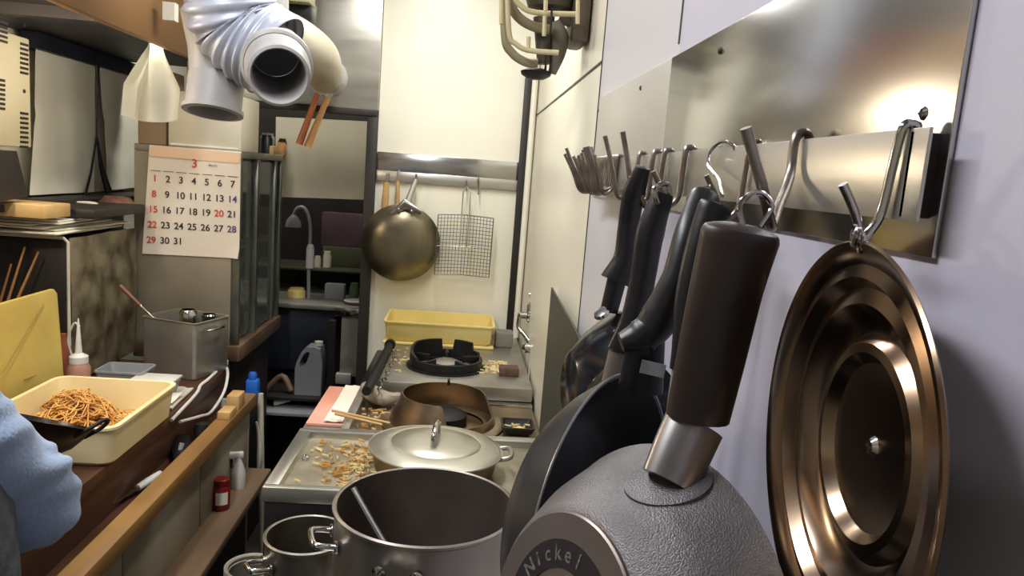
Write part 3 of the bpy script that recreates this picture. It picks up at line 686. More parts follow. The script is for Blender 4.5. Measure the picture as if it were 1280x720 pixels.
for A_, B_ in ((v0, vs), (h0, hs)):
    for k in range(len(A_)): m.bm.faces.new((A_[k], A_[(k + 1) % len(A_)], B_[(k + 1) % len(A_)], B_[k]))
obj('body', m, GPL, t)
obj('cap', MB().lathe([(0, .235), (.02, .235), (.02, .255), (0, .255)], 16, TM(p + V(.035, 0, 0))), WPL, t)
# things on the bench
p = at(388, 312, 3.75); p.z = zc
t = thing('gooseneck_lamp', 'white gooseneck pipe lamp on the bench in the back passage', 'lamp', p)
obj('neck', MB().tube([V(p.x, 3.75, zc), at(386, 330, 3.75), at(388, 285, 3.75), at(382, 262, 3.75), at(372, 260, 3.75), at(366, 272, 3.75)], .009, 10, smooth=6), GPL, t)
obj('base', MB().lathe([(0, 0), (.02, 0), (.02, .1), (.012, .12), (0, .12)], 14, TM(V(p.x, 3.75, at(386, 320, 3.75).z - .06))), WPL, t)
obj('shade', MB().lathe([(.012, .03), (.035, .0), (.04, -.03), (.036, -.03), (.03, 0), (.0, .025)], 20, TM(at(367, 276, 3.75))), GPL, t)
for (px, py, hh, r, M_, nm, l) in ((397, 330, .06, .018, CLOTH, 'bottle', 'small pale bottle on the back bench, left of the pair below the lamp'), (409, 328, .085, .022, CLOTH, 'bottle', 'rounder pale bottle on the back bench, right of the pair below the lamp'), (443, 356, .09, .024, GREEN, 'cup', 'greyish green cup on the right of the back bench'), (371, 362, .045, .045, YEL, 'tub', 'low yellow tub on the left of the back bench')):
    p = at(px, py, 3.78); m = MB(); ze = zc
    if py < 340: ze = at(px, 334, 3.95).z; p.y = 3.95
    m.lathe([(0, 0), (r, 0), (r, hh * .7), (r * .8, hh * .85), (r * .8, hh), (0, hh)], 18, TM(V(at(px, py, p.y).x, p.y, ze)))
    tag(obj(nm, m, M_), l, nm)
zz_ = at(400, 334, 3.95).z
m = MB(); m.box((-1.1, 3.88, zz_ - .012), (-.42, 4.19, zz_), bev=.002); tag(obj('wall_shelf', m, mat('olive_shelf', (62, 62, 46), .5)), 'dark olive shelf carrying small bottles in the back passage', 'shelf')
m = MB(); a, b = at(402, 306, 4.05), at(455, 268, 4.05); zm_ = a.z; m.box((a.x, 4.02, zm_), (b.x, 4.10, b.z), bev=.006)
tag(obj('pinkish_box', m, mat('mauve_box', (96, 76, 78), .45, 0, (70, 54, 58), 6)), 'mauve box on top of the olive crate in the back passage', 'box')
m = MB(); m.box((at(405, 306, 4.05).x, 4.01, zz_), (at(458, 306, 4.05).x, 4.12, zm_), bev=.004); tag(obj('olive_crate', m, mat('olive_crate_m', (74, 76, 56), .5)), 'olive green crate under the mauve box in the back passage', 'crate')
a, b = at(407, 352, 3.8), at(432, 338, 3.8); m = MB(); m.box((a.x, 3.78, zc), (b.x, 3.84, zc + .075), bev=.003); tag(obj('white_card', m, mat('grey_card', (150, 150, 148), .6)), 'small grey white box on the bench left of the green cup', 'box')
p = at(445, 362, 3.7); m = MB(); m.lathe([(0, 0), (.03, 0), (.055, .018), (.052, .02), (.028, .005), (0, .005)], 24, TM(V(p.x, 3.68, zc))); tag(obj('saucer', m, WPL), 'pale saucer on the front of the back bench, before the green cup', 'saucer')
a = at(418, 474, 3.55); m = MB(); m.box((a.x, 3.575, a.z - .03), (a.x + .075, 3.615, a.z + .02), bev=.003); tag(obj('socket_box', m, WPL), 'white socket box low on the steel door in the back passage', 'socket')
p = at(352, 488, 3.5); m = MB(); m.tube([V(p.x - .08, 3.5, at(340, 490, 3.5).z), V(p.x, 3.5, at(350, 470, 3.5).z), V(p.x + .05, 3.48, at(362, 487, 3.5).z)], .015, 10, smooth=4)
bmesh.ops.translate(m.bm, vec=(0, 0, .0), verts=m.bm.verts); tag(obj('coiled_hose', m, mat('brown_hose', (120, 96, 80), .5)), 'pale brown hose loop on the shelf left of the jug', 'hose')
p = at(347, 518, 3.45); m = MB(); m.tube([V(p.x - .02, 3.45, a2.z + .02), V(p.x + .05, 3.47, a2.z + .035)], [.018, .012], 12); tag(obj('white_pestle', m, WPL), 'small white object on the bottom shelf below the jug', 'pestle')
# ------------------------------------------------------------------ back wall rail and hanging tools
t = thing('back_rail', 'polished steel rail strip across the white back wall', 'rail', (-.08, BY - .02, 1.6))
za, zb = at(560, 196, BY - .02).z, at(560, 232, BY - .02).z
obj('strip', MB().box((-.366, BY - .012, zb + .035), (.212, BY, za), bev=.002), PLATE, t)
obj('lip', MB().box((-.366, BY - .017, zb), (.212, BY - .012, zb + .042), bev=.002), STEEL, t)
obj('lip_return', MB().box((-.366, BY - .014, zb + .001), (.212, BY, zb + .006)), STEEL, t)
def small_hook(px, py0, py1, Y, parent=None):
    a, b = at(px, py0, Y), at(px, py1, Y)
    m = MB(); m.tube([a + V(0, .02, -.005), a + V(0, .015, .008), a + V(0, .0, .01), a, b, b + V(0, -.006, -.008), b + V(0, -.015, 0)], .003, 8, smooth=3); return m
# wok pan on the back wall
YW = BY - .06
ctrw = at(502, 305, YW)
t = thing('carbon_steel_pan', 'round dark carbon steel pan hanging on the back wall', 'pan', ctrw)
nrm = V(-.08, 1, .06).normalized()
axw = axisframe(ctrw + V(0, -.035, 0), -nrm)
Rw = .158
m = MB(); m.lathe([(0, .022), (.06, .02), (.11, .006), (.14, -.015), (Rw, -.045), (Rw + .002, -.046), (Rw, -.048), (.138, -.02), (.108, .001), (.06, .015), (0, .017)], 56, axw); obj('bowl', m, mat('pan_bronze', (138, 130, 110), .34, .9, (98, 90, 74), 5, .05), t)
ha = at(508, 258, YW - .03); hb2 = at(520, 224, YW - .005)
obj('handle', MB().tube([ha, ha.lerp(hb2, .3), hb2], [(.02, .006), (.013, .006), (.009, .004)], 12, flat=(1, 0, 0)), STEELD, t)
m = MB(); m.tube([at(490, 268, YW - .04), at(506, 255, YW - .035), at(527, 266, YW - .04)], [(.01, .004), (.022, .006), (.01, .004)], 10, flat=(0, 0, 1)); obj('handle_mount', m, mat('mount_steel', (150, 146, 136), .3, .9), t)
m = MB(); m.lathe([(0, 0), (.006, 0), (.006, .004), (0, .006)], 10, axisframe(at(499, 262, YW - .045), V(0, -1, 0))); m.lathe([(0, 0), (.006, 0), (.006, .004), (0, .006)], 10, axisframe(at(515, 264, YW - .045), V(0, -1, 0))); obj('rivet', m, CHROME, t)
# two small wood handled brushes
for i, (x0, y0, y1) in enumerate(((483, 228, 266), (497, 226, 262))):
    A = at(x0, y0, YW + .02); B = at(x0 - (2 if i == 0 else 0), y1, YW + .02)
    t = thing('wood_handled_turner', 'kitchen turner with pale wooden handle behind the hanging pan, %s' % ('left one' if i == 0 else 'right one'), 'turner', B)
    obj('handle', MB().tube([A, A.lerp(B, .5), B], [(.011, .008), (.014, .009), (.012, .008)], 12), WOODL, t)
    obj('blade', MB().box(B + V(-.025, -.002, -.14), B + V(.025, .002, -.0), bev=.001), STEELD, t)
    obj('hanging_loop', small_hook(x0, y0 - 8, y0 + 2, BY - .03), STEELD, t)
m = small_hook(520, 221, 228, BY - .03); tag(obj('s_hook', m, HOOK), 'steel hook on the back rail holding the carbon steel pan', 'hook')
m = small_hook(583, 229, 236, BY - .03); tag(obj('s_hook', m, HOOK), 'steel hook on the back rail holding the wire strainer', 'hook')
m = small_hook(598, 226, 240, BY - .03); tag(obj('s_hook', m, HOOK), 'empty steel hook on the back rail, right of the wire strainer', 'hook')
# wire strainer
t = thing('wire_strainer', 'square wire mesh strainer with twin wire handle on the back wall', 'strainer', at(580, 345, YW))
A, B, C_, D = at(543, 343, YW), at(611, 347, YW), at(548, 268, YW), at(617, 273, YW)
Qm = quad(A, B, C_, D)
def Qw(u, v): return Qm(u, v) + V(0, -.025 * math.sin(PI * u) * math.sin(PI * v), .006 * math.sin(u * PI))
m = MB(); N_ = 17
for i in range(1, N_):
    m.tube([Qw(i / N_, k / 10) for k in range(11)], .0011, 4); m.tube([Qw(k / 10, i / N_) for k in range(11)], .0011, 4)
WIRE = mat('dark_wire', (104, 100, 94), .45, .5)
obj('mesh', m, WIRE, t)
obj('rim', MB().tube([Qw(0, 0), Qw(.5, 0), Qw(1, 0), Qw(1, .5), Qw(1, 1), Qw(.5, 1), Qw(0, 1), Qw(0, .5)], .003, 6, closed=True), WIRE, t)
obj('cross_bar', MB().tube([Qw(0, .48), Qw(.5, .48) + V(0, -.003, 0), Qw(1, .48)], .0028, 6), STEELD, t)
obj('handle', MB().tube([Qw(.42, .48) + V(0, -.004, 0), at(577, 268, YW - .008), at(579, 240, YW), at(583, 233, YW + .02), at(588, 240, YW), at(587, 268, YW - .008), Qw(.55, .48) + V(0, -.004, 0)], .0028, 8), STEELD, t)
# ------------------------------------------------------------------ wall fan top right corner
t = thing('wall_fan', 'wall mounted fan with cream wire guard high on the right wall near the corner', 'fan', PY(690, 60, 1.8))
FB = 1.80
def arc(pts, r, m, sm=5): m.tube([PY(x, y, Y) for x, y, Y in pts], r, 10, smooth=sm)
m = MB(); arc([(637, -60, FB), (637, -5, FB), (645, 18, FB), (664, 32, FB), (690, 38, FB)], .0115, m); obj('inner_guard_band', m, mat('band_grey', (140, 130, 104), .4, .1), t)
m = MB(); arc([(631, -60, FB + .02), (631, 42, FB + .02), (640, 66, FB + .02), (658, 78, FB + .02), (672, 79, FB + .02)], .0105, m); obj('outer_guard_band', m, mat('band_grey2', (150, 142, 116), .4, .1), t)
for pts in ([(641, -60, 1.76), (643, -8, 1.76), (652, 8, 1.76), (672, 16, 1.76), (724, 18, 1.76)], [(634, -60, 1.77), (636, 38, 1.77), (645, 55, 1.77), (662, 63, 1.77), (698, 66, 1.77)], [(627, -60, 1.78), (627, 20, 1.78), (627, 30, 1.78)]):
    m = MB(); arc(pts, .0062, m); obj('guard_wire', m, WIREC, t)
for px, y0, y1, Y in ((683, -50, 14, 1.74), (681, 20, 45, 1.75), (661, 46, 66, 1.78), (723, -50, 30, 1.75)):
    m = MB(); m.tube([PY(px, y0, Y), PY(px - 1, y1, Y)], .0048, 8); obj('guard_wire', m, WIREC, t)
c_ = PY(690, -10, 1.86)
obj('motor_body', MB().lathe([(0, -.05), (.03, -.05), (.055, -.04), (.062, -.02), (.062, .16), (0, .16)], 32, TM(c_)), GRYM, t)
obj('motor_neck', MB().tube([PY(680, 22, 1.84), PY(680, 80, 1.84)], [.026, .017], 20), GRYM, t)
obj('gear_box', MB().tube([PY(693, 28, 1.83), PY(700, 48, 1.83), PY(697, 70, 1.84), PY(690, 92, 1.85)], [.017, .022, .017, .01], 16, smooth=4), mat('dusty_case', (140, 134, 122), .6, .1, (90, 84, 76), 14), t)
b0 = PY(716, 52, 1.86)
obj('wall_bracket', MB().box((WX - .045, 1.80, b0.z - .01), (WX - .002, 1.93, 2.45), bev=.012), mat('bracket_brown', (104, 90, 78), .5), t)
obj('bracket_arm', MB().tube([PY(700, 20, 1.86), PY(722, 30, 1.86)], .016, 14), mat('dusty_case', (140, 134, 122)), t)
obj('bottom_cap', MB().lathe([(0, -.014), (.02, -.013), (.036, -.004), (.038, .004), (.025, .010), (0, .012)], 28, TM(PY(670, 92, 1.86))), BLACKM, t)
obj('power_cord', MB().tube([PY(690, 10, 1.74), PY(688, 40, 1.74), PY(684, 62, 1.78), PY(681, 95, 1.86)], .0028, 6, smooth=4), BLACKP, t)
# ------------------------------------------------------------------ plate and rail on the right wall
PZ0, PZ1 = 1.628, 1.80
pt = PX(751, 124, WX - .004); pn = PX(960, 0, WX - .004)
print('plate top z', pt, pn, PX(1210, 0, WX), PX(1185, 318, WX))
t = thing('wall_plate', 'big polished steel backsheet on the right wall behind the hook rail', 'steel sheet', (WX - .002, .95, 1.62))
py_near = PX(1192, 150, WX - .004).y
obj('sheet', MB().box((WX - .004, py_near, 1.622), (WX - .0005, 1.02, (pt.z + pn.z) / 2), bev=.0008), PLATE, t)
obj('sheet', MB().box((WX - .004, 1.0205, 1.622), (WX - .0005, 1.56, (pt.z + pn.z) / 2), bev=.0008), mat('pale_plate', (206, 203, 194), .42, .6, (198, 195, 186), 2), t)
for q in ((1155, 142), (900, 63), (801, 110), (748, 138)):
    p = PX(*q, WX - .004); r = .0042
    m = MB(); m.lathe([(0, .002), (r * .6, .002), (r, .0003), (r, 0), (0, 0)], 16, axisframe(p, V(-1, 0, 0))); sc = obj('screw', m, CHROME if q[0] > 1000 else DARK, t)
    if q[0] > 1000:
        m = MB(); m.box((-.0028, -.0004, .0019), (.0028, .0004, .0024), axisframe(p, V(-1, 0, 0))); m.box((-.0004, -.0028, .0019), (.0004, .0028, .0024), axisframe(p, V(-1, 0, 0))); obj('cross_slot', m, DARK, sc)
RT, RB, RX = 1.694, 1.642, .25
t = thing('hook_rail', 'long flat steel hook rail on the right wall', 'rail', (RX, .9, RB))
obj('bar', MB().box((RX, .398, RB), (RX + .0025, 1.42, RT), bev=.0006), STEEL, t)
obj('end_plate', MB().box((RX, .412, RB + .002), (WX - .004, .4145, RT - .002)), DARK, t)
m = MB()
for y in (.75, 1.1, 1.40): m.box((RX + .0025, y, RB + .01), (WX - .004, y + .02, RT - .012))
obj('spacer', m, STEELD, t)
obj('rail_shadow_strip', MB().box((WX - .0065, .425, RB), (WX - .004, 1.42, RT - .002)), BLACKP, t)  # thin black strip put in as the rail's shadow on the sheet
# S hooks
def shook(Y, r=.003, tipu=.05, tiph=.045, low=.062, tilt=0., tcurve=.012):
    pts = [(-.0025 - r, -.022), (-.0025 - r, 0), (-.001, r - .0002), (r + .0005, .0), (r + .002, -.02), (r + .003, -low + .008), (r + .007, -low - .003), (r + .4 * tipu, -low - .008), (tipu * .62, -low + .0), (tipu * .8, -low + .45 * tiph), (tipu * 1.08, -low + tiph)]
    P = [V(RX - u - .0, Y + tilt * (-z_ / .06) + .0, RT + z_) for u, z_ in pts]
    m = MB(); m.tube(P, r, 10, smooth=4); return m
n = 0
rn = random.Random(5)
ysk = [1.405 - i * .0085 for i in range(22)]
for i, y in enumerate(ysk):
    o = obj('s_hook', shook(y, .0031, .040 + rn.uniform(-.002, .012) + (.014 if i < 5 else 0), .058 + rn.uniform(-.01, .008), .052 + rn.uniform(-.003, .004), rn.uniform(-.004, .004)), HOOK)
    tag(o, 'empty steel hook crowded with the others at the far end of the right wall rail', 'hook', 'hooks crowded at the far end of the rail')
for (Y, r, tu, th_, lo, ti, lab) in (
    (1.07, .0034, .052, .078, .055, 0, 'steel hook with a tall straight tip just left of the first pan handle'),
    (.985, .0036, .045, .085, .060, 0, 'steel hook with a tall straight tip between the two leftmost pan handles'),
    (.93, .0034, .040, .03, .062, 0.005, 'dark steel hook whose loop stands on the rail beside the leftmost pan handles'),
    (.84, .0036, .036, .03, .056, 0, 'thick steel hook left of the thin round wire hook'),
    (.648, .0026, .036, .03, .060, .004, 'thin steel hook right beside the tall straight tip near the brown pan handle')):
    tag(obj('s_hook', shook(Y, r, tu, th_, lo, ti), HOOK), lab, 'hook')
# near hook carrying the lid
tag(obj('s_hook', shook(.418, .0028, .030, .022, .056, .006), CHROME), 'shiny steel hook nearest the rail end, holding the big lid', 'hook')
# big hook carrying brown handled pan
P = [V(RX + .006, .555, RT - .02), V(RX + .006, .555, RT), V(RX, .554, RT + .005), V(RX - .006, .553, RT - .002), V(RX - .010, .545, RT - .03)]
P += [PY(972, 262, .50), PY(966, 282, .475), PY(962, 275, .46), PY(952, 230, .45), PY(932, 160, .445)]
m = MB(); m.tube(P, .0036, 12, smooth=5); tag(obj('s_hook', m, HOOK), 'big steel hook with a tall tip holding the brown handled pan', 'hook')
# thin round wire hook
P = [PX(915, 180, RX - .002), PX(900, 178, RX - .004), PX(887, 192, RX - .01), PX(886, 208, RX - .014), PX(898, 224, RX - .02), PX(903, 245, RX - .03)]
P = [V(RX + .005, P[0].y, RT - .01)] + P
m = MB(); m.tube(P, .0016, 8, smooth=5); tag(obj('s_hook', m, CHROME), 'thin round wire hook on the rail above the middle black handles', 'hook')
DSPL2 = mat('dark_splash_sheet', (74, 74, 68), .5, .3, (60, 59, 53), 2)
# ------------------------------------------------------------------ pans on the rail
def basis(n, up):
    z = n.normalized(); y = (up - z * up.dot(z)).normalized(); x = y.cross(z); return x, y, z
def pan_body(R, Rb, dep, th=.0025):   # local: opening +z, rim at z=0
    return [(0, -dep), (Rb * .9, -dep), (Rb, -dep + .002), (Rb + (R - Rb) * .55, -dep * .55), (R, -.004), (R + .003, 0), (R + .001, .002), (R - .001, .001), (R - th - .001, -.004), (Rb + (R - Rb) * .55 - th, -dep * .55 + .001), (Rb - th, -dep + .005), (Rb * .85, -dep + .004), (0, -dep + .004)]
def shell_part(prof, k0, k1): return prof[k0:k1]
def make_pan(name, lab, c, n, up, R, Rb, dep, mo, mi, cat='pan'):
    x, y, z = basis(n, up); M = frame(c, x, y, z)
    t = thing(name, lab, cat, M=M)
    pr = pan_body(R, Rb, dep)
    m = MB(); m.lathe(pr[:8], 72); m.lathe
    obj('outer_shell', m, mo, t, local=True)
    m = MB(); m.lathe(pr[7:], 72); obj('inner_surface', m, mi, t, local=True)
    return t, M
def grip(mesh_pts, radii, M_, t, name='handle', flat=(1, 0, 0), smooth=5, seg=18, label=None, end_round=True):
    pts = [Vector(p) for p in mesh_pts]; radii = list(radii)
    if end_round:
        d0 = (pts[0] - pts[1]).normalized(); d1 = (pts[-1] - pts[-2]).normalized()
        def sc(r, k): return (r[0] * k, r[1] * k) if isinstance(r, tuple) else r * k
        w = radii[-1][1] if isinstance(radii[-1], tuple) else radii[-1]
        P2 = [pts[-1] + d1 * w * .35, pts[-1] + d1 * w * .5]
        m = MB()
        # resample with smoothing then append caps
        m.tube(pts + P2, radii + [sc(radii[-1], .82), sc(radii[-1], .45)], seg, smooth=smooth, flat=flat)
    else:
        m = MB(); m.tube(pts, radii, seg, smooth=smooth, flat=flat)
    return obj(name, m, M_, t, label=label)
def interp_r(r, k): return r
# P1: grey hammered pan with brown handle
YP = .44
c1 = PY(798, 788, YP)
t, M1 = make_pan('frying_pan', 'grey hammered frying pan with dark brown handle and ring logo, nearest the camera', c1, V(.86, .42, -.25), V(.24, 0, 1), .118, .075, .066, PANG, PANI)
pan1 = t
x1, y1, z1 = basis(V(.86, .42, -.25), V(.24, 0, 1))
dep = .066
# base ring disc
m = MB(); m.lathe([(0, -dep - .0030), (.0688, -dep - .0030), (.070, -dep - .0018), (.070, -dep + .001), (0, -dep + .001)], 72); bd = obj('base_disc', m, mat('base_disc_steel', (150, 138, 130), .34, .85, (120, 110, 104), 6), t, local=True)
m = MB(); m.lathe([(.036, -dep - .0030), (.053, -dep - .0030), (.053, -dep - .0036), (.036, -dep - .0036), (.036, -dep - .0030)], 64); obj('logo_ring', m, mat('logo_black', (36, 30, 32), .5, .2), bd, local=True)
m = MB()
word = 'Nickel Pro'
for i, ch in enumerate(word):
    if ch == ' ': continue
    a = math.radians(160 - i * 13.5)   # angle measured as seen from outside (mirror x)
    # seen from -z side: local x flips
    px, py = -.0445 * math.cos(a), .0445 * math.sin(a)
    o = V(px, py, -dep - .0037); yv = V(px, py, 0).normalized(); zv = V(0, 0, -1); xv = yv.cross(zv)
    m.text(ch, .0135, frame(o, xv, yv, zv), thick=.0002)
obj('logo_text', m, mat('logo_grey', (128, 122, 120), .5, .3, (76, 70, 70), 300), bd, local=True)
# ferrule + handle
fa, fb = PY(846, 590, .448), PY(872, 520, .445)
def wp(px, py, Y): return PY(px, py, Y)
side = PY(900, 400, .44) - PY(860, 400, .44); side.normalize()
att = c1 + y1 * .1045 - z1 * .026
m = MB(); m.tube([att, att.lerp(wp(868, 530, .445), .5), wp(868, 530, .445)], [(.0175, .0115), (.019, .012), (.0195, .012)], 20, flat=side); obj('ferrule', m, mat('ferrule_steel', (176, 172, 172), .35, .9, (150, 146, 146), 6), t)
grip([wp(872, 522, .444), wp(888, 450, .441), wp(908, 360, .437), wp(925, 296, .434)], [(.0205, .014), (.0215, .016), (.0225, .016), (.0245, .015)], BROWNH, t, flat=side)
m = MB(); m.tube([wp(930, 285, .436), wp(925, 255, .44), wp(948, 240, .446), wp(965, 258, .446), wp(950, 285, .44)], .0018, 8, smooth=5); obj('hanging_ring', m, CHROME, t)
# rivet plate / weld around ferrule
att = c1 + y1 * .1045 - z1 * .026; nA = (.84 * y1 - .54 * z1).normalized()
print('ATT', att, wp(858, 573, .438))
m = MB(); m.lathe([(0, .0012), (.021, .0012), (.024, .0002), (.0245, -.004), (0, -.006)], 36, axisframe(att, nA), 1.15, .9); obj('mount_plate', m, PANG, t)
# P2 big dark pan
c2_ = PY(758, 660, .62)
n2 = V(.80, -.60, .05)
t, M2 = make_pan('frying_pan', 'large black frying pan seen edge-on with its dark inside showing, behind the brown handled pan', c2_, n2, V(.28, .25, 1), .138, .10, .05, mat('pan_dark_outside', (50, 52, 58), .32, .5, (36, 38, 43), 5), PANI)
obj('rim', MB().tube([V(.1405 * math.cos(k * PI / 36), .1405 * math.sin(k * PI / 36), .0012) for k in range(72)], .0011, 6, closed=True), mat('rim_grey', (150, 152, 156), .3, .8), t, local=True)
h = [wp(806, 478, .60), wp(806, 440, .60), wp(803, 425, .60), wp(826, 395, .60), wp(846, 345, .60), wp(862, 290, .61), wp(880, 250, .63)]
grip(h[2:], [(.014, .012), (.017, .013), (.012, .011), (.0125, .011), (.014, .012)], BLACKP, t, flat=(1, 0, 0))
grip([wp(776, 428, .60), wp(800, 420, .60), wp(822, 402, .60)], [(.008, .009), (.014, .012), (.013, .012)], BLACKP, t, name='thumb_rest', flat=(0, 0, 1))
m = MB(); m.tube([wp(800, 490, .605), wp(808, 425, .60)], [(.020, .008), (.016, .009)], 14, flat=(1, 0, 0)); obj('neck', m, BLACKP, t)
m = MB(); a = wp(816, 461, .585); m.box((-.010, -.0006, -.0055), (.010, .0006, .0055), frame(a, V(1, -.25, -.12).normalized(), V(.2, 1, 0).normalized(), V(.12, 0, 1).normalized())); obj('sticker', m, mat('sticker_grey', (150, 150, 156), .5, 0, (120, 120, 128), 60), t)
m = MB(); m.tube([wp(868, 262, .62), wp(872, 240, .63), wp(888, 236, .65), wp(892, 252, .65)], .002, 8, smooth=4); obj('hanging_ring', m, CHROME, t)
# P3 small shiny black pan, leftmost
c3 = PY(766, 484, .95)
t, M3 = make_pan('frying_pan', 'small glossy black frying pan hanging leftmost on the rail', c3, V(.99, .12, 0), V(.14, 0, 1), .10, .045, .062, BLACKG, PANI)
obj('rim', MB().tube([V(.1025 * math.cos(k * PI / 36), .1025 * math.sin(k * PI / 36), .0012) for k in range(72)], .0009, 6, closed=True), BLACKG, t, local=True)
grip([wp(771, 352, .95), wp(783, 322, .95), wp(786, 280, .95), wp(793, 240, .94), wp(803, 212, .93)], [(.023, .012), (.017, .011), (.014, .010), (.015, .011), (.010, .008)], BLACKP, t)
m = MB(); m.tube([wp(761, 390, .95), wp(771, 350, .95)], [(.012, .007), (.013, .008)], 12, flat=(1, 0, 0)); obj('neck', m, BLACKP, t)
m = MB(); m.lathe([(0, 0), (.011, 0), (.009, .004), (0, .005)], 18, axisframe(wp(752, 392, .94), V(-.6, -.4, .7))); obj('handle_bolt', m, CHROME, t)
# P4 pan with handle between
c4 = PY(795, 535, .82)
t, M4 = make_pan('frying_pan', 'black frying pan hanging second from the left, mostly hidden behind the large black pan', c4, V(.86, .50, 0), V(.2, 0, 1), .085, .06, .04, BLACKG, PANI)
grip([wp(776, 440, .80), wp(793, 400, .80), wp(803, 350, .80), wp(813, 290, .80), wp(828, 246, .80)], [(.0165, .010), (.016, .011), (.0145, .011), (.016, .012), (.012, .009)], BLACKP, t)
m = MB(); m.tube([wp(768, 478, .80), wp(776, 440, .80)], [(.015, .006), (.014, .007)], 14, flat=(1, 0, 0)); obj('neck', m, mat('bronze_neck', (150, 136, 124), .4, .5), t)
m = MB(); m.tube([wp(822, 255, .79), wp(818, 236, .79), wp(834, 230, .80), wp(838, 250, .80)], .003, 8, smooth=4); obj('hanging_ring', m, CHROME, t)
# P5 thin black ladle-like handle
t = thing('soup_ladle', 'black handled ladle hanging just left of the thick dark brown handle', 'ladle', wp(850, 466, .56))
grip([wp(846, 462, .56), wp(854, 430, .56), wp(860, 370, .565), wp(874, 310, .57), wp(893, 262, .575)], [(.006, .005), (.009, .007), (.010, .008), (.011, .009), (.014, .010)], BLACKP, t)
m = MB(); m.tube([wp(846, 460, .56), wp(838, 520, .56), wp(835, 600, .565)], .004, 8); obj('shaft', m, STEELD, t)
obj('bowl', MB().lathe([(0, -.025), (.02, -.02), (.032, 0), (.03, 0), (.018, -.017), (0, -.022)], 20, TM(wp(835, 612, .57), 0, 0, .5)), STEELD, t)
t = thing('hanging_spatula', 'short black rounded handle hanging directly behind the thin round wire hook', 'spatula', wp(880, 330, .66))
grip([wp(868, 340, .67), wp(872, 290, .67), wp(880, 252, .67)], [(.010, .006), (.014, .009), (.017, .009)], BLACKP, t)
m = MB(); m.tube([wp(868, 335, .67), wp(860, 440, .67)], .003, 8); obj('shaft', m, STEELD, t)
m = MB(); m.box((-.012, -.001, -.09), (.012, .001, 0), TM(wp(862, 440, .67))); obj('blade', m, BLACKP, t)
# lid
cl = V(.2245, .400, 1.5106)
xl = V(-.0185, .125 * 1, 0).normalized()
nl = V(-math.cos(.105), math.sin(.105), 0).normalized()   # facing the room (concave side)
x, y, z = basis(nl, V(0, 0, 1)); Ml = frame(cl, x, y, z)
LS = .1189 / .1265
t = thing('hanging_cover', 'large round stainless lid with stepped rings hanging near the end of the rail', 'lid', M=Ml)
prof = [(.125, 0), (.1265, .0015), (.125, .003), (.118, .001), (.112, -.004), (.104, -.002), (.098, -.009), (.088, -.007), (.080, -.016), (.070, -.0185), (.064, -.013), (.058, -.0125), (.052, -.019), (.03, -.0215), (0, -.022)]
prof = [(r * LS, z_) for r, z_ in prof]
back = [(r, z_ - .0015) for r, z_ in prof[3:]]
m = MB(); m.lathe(prof + back[::-1] + [prof[0]], 96); obj('dome', m, mat('lid_steel', (158, 138, 118), .2, 1, (128, 104, 84), 4, rvar=.05), t, local=True)
m = MB(); m.lathe([(0, -.019), (.004, -.019), (.0065, -.0215), (.0065, -.0225), (0, -.0225)], 20); sc = obj('screw', m, CHROME, t, local=True)
m = MB(); m.box((-.004, -.0006, -.0192), (.004, .0006, -.0186)); m.box((-.0006, -.004, -.0192), (.0006, .004, -.0186)); obj('cross_slot', m, DARK, sc, local=True)
m = MB(); m.lathe([(0, -.0235), (.008, -.0235), (.009, -.030), (.014, -.034), (.013, -.0375), (0, -.038)], 20); obj('knob', m, BLACKP, t, local=True)
lt = cl + V(0, 0, .1165)
m = MB(); 
# chain of 3 little links between hook and lid
a = V(.222, .410, 1.632)
for i in range(3):
    p = a.lerp(lt + V(-.001, 0, 0), (i + .3) / 3.)
    u = V(0, 0, 1); s = V(1, 0, 0) if i % 2 else V(0, 1, 0)
    pts = [p + u * .006 * math.sin(k * PI / 5) + s * .003 * math.cos(k * PI / 5) for k in range(10)]
    m.tube(pts, .0009, 6, closed=True)
obj('hanging_chain', m, CHROME, t)
# ------------------------------------------------------------------ stove
t = thing('gas_range', 'long stainless steel gas range with stepped decks along the right wall', 'gas range', (-.1, 2.2, 0))
SXR = WX - .01
STV = mat('stove_steel', (184, 182, 172), .36, .8, (150, 146, 134), 4, .1)
obj('far_deck', MB().box((-.25, 2.31, .93), (SXR, 3.09, .975), bev=.004), STV, t)
obj('far_deck_rail', MB().box((-.26, 2.275, .912), (SXR, 2.315, .930), bev=.003), CHROME, t)
obj('middle_deck', MB().box((-.275, 1.93, .885), (SXR, 2.31, .92), bev=.003), GREASE, t)
obj('middle_rail', MB().box((-.30, 1.915, .90), (SXR, 1.945, .945), bev=.004), STEEL, t)
obj('side_rail', MB().box((-.295, 1.94, .89), (-.272, 2.31, .94), bev=.004), STEELD, t)
# side shelf for pink board
obj('side_shelf', MB().box((-.41, 2.0, .895), (-.296, 2.42, .912), bev=.003), STEELD, t)
# near tray
m = MB()
m.box((-.395, 1.54, .915), (SXR, 1.562, .95), bev=.004); m.box((-.395, 1.895, .915), (SXR, 1.918, .95), bev=.004); m.box((-.395, 1.56, .915), (-.362, 1.90, .95), bev=.004)
obj('tray_rim', m, STEEL, t)
obj('tray_floor', MB().box((-.38, 1.55, .915), (SXR, 1.91, .932)), mat('tray_floor_m', (186, 178, 158), .38, .6, (136, 126, 104), 6, .1), t)
obj('front_apron', MB().box((-.39, 1.544, .76), (SXR, 1.56, .916), bev=.003), mat('apron_dark', (86, 84, 82), .35, .8, (56, 54, 54), 4), t)
obj('side_apron', MB().box((-.39, 1.56, .76), (-.376, 1.91, .916)), STEELD, t)
obj('cabinet_body', MB().box((-.33, 1.60, .08), (SXR, 3.09, .884), bev=.01), mat('stove_body', (44, 44, 44), .4, .6, (28, 28, 28), 4), t)
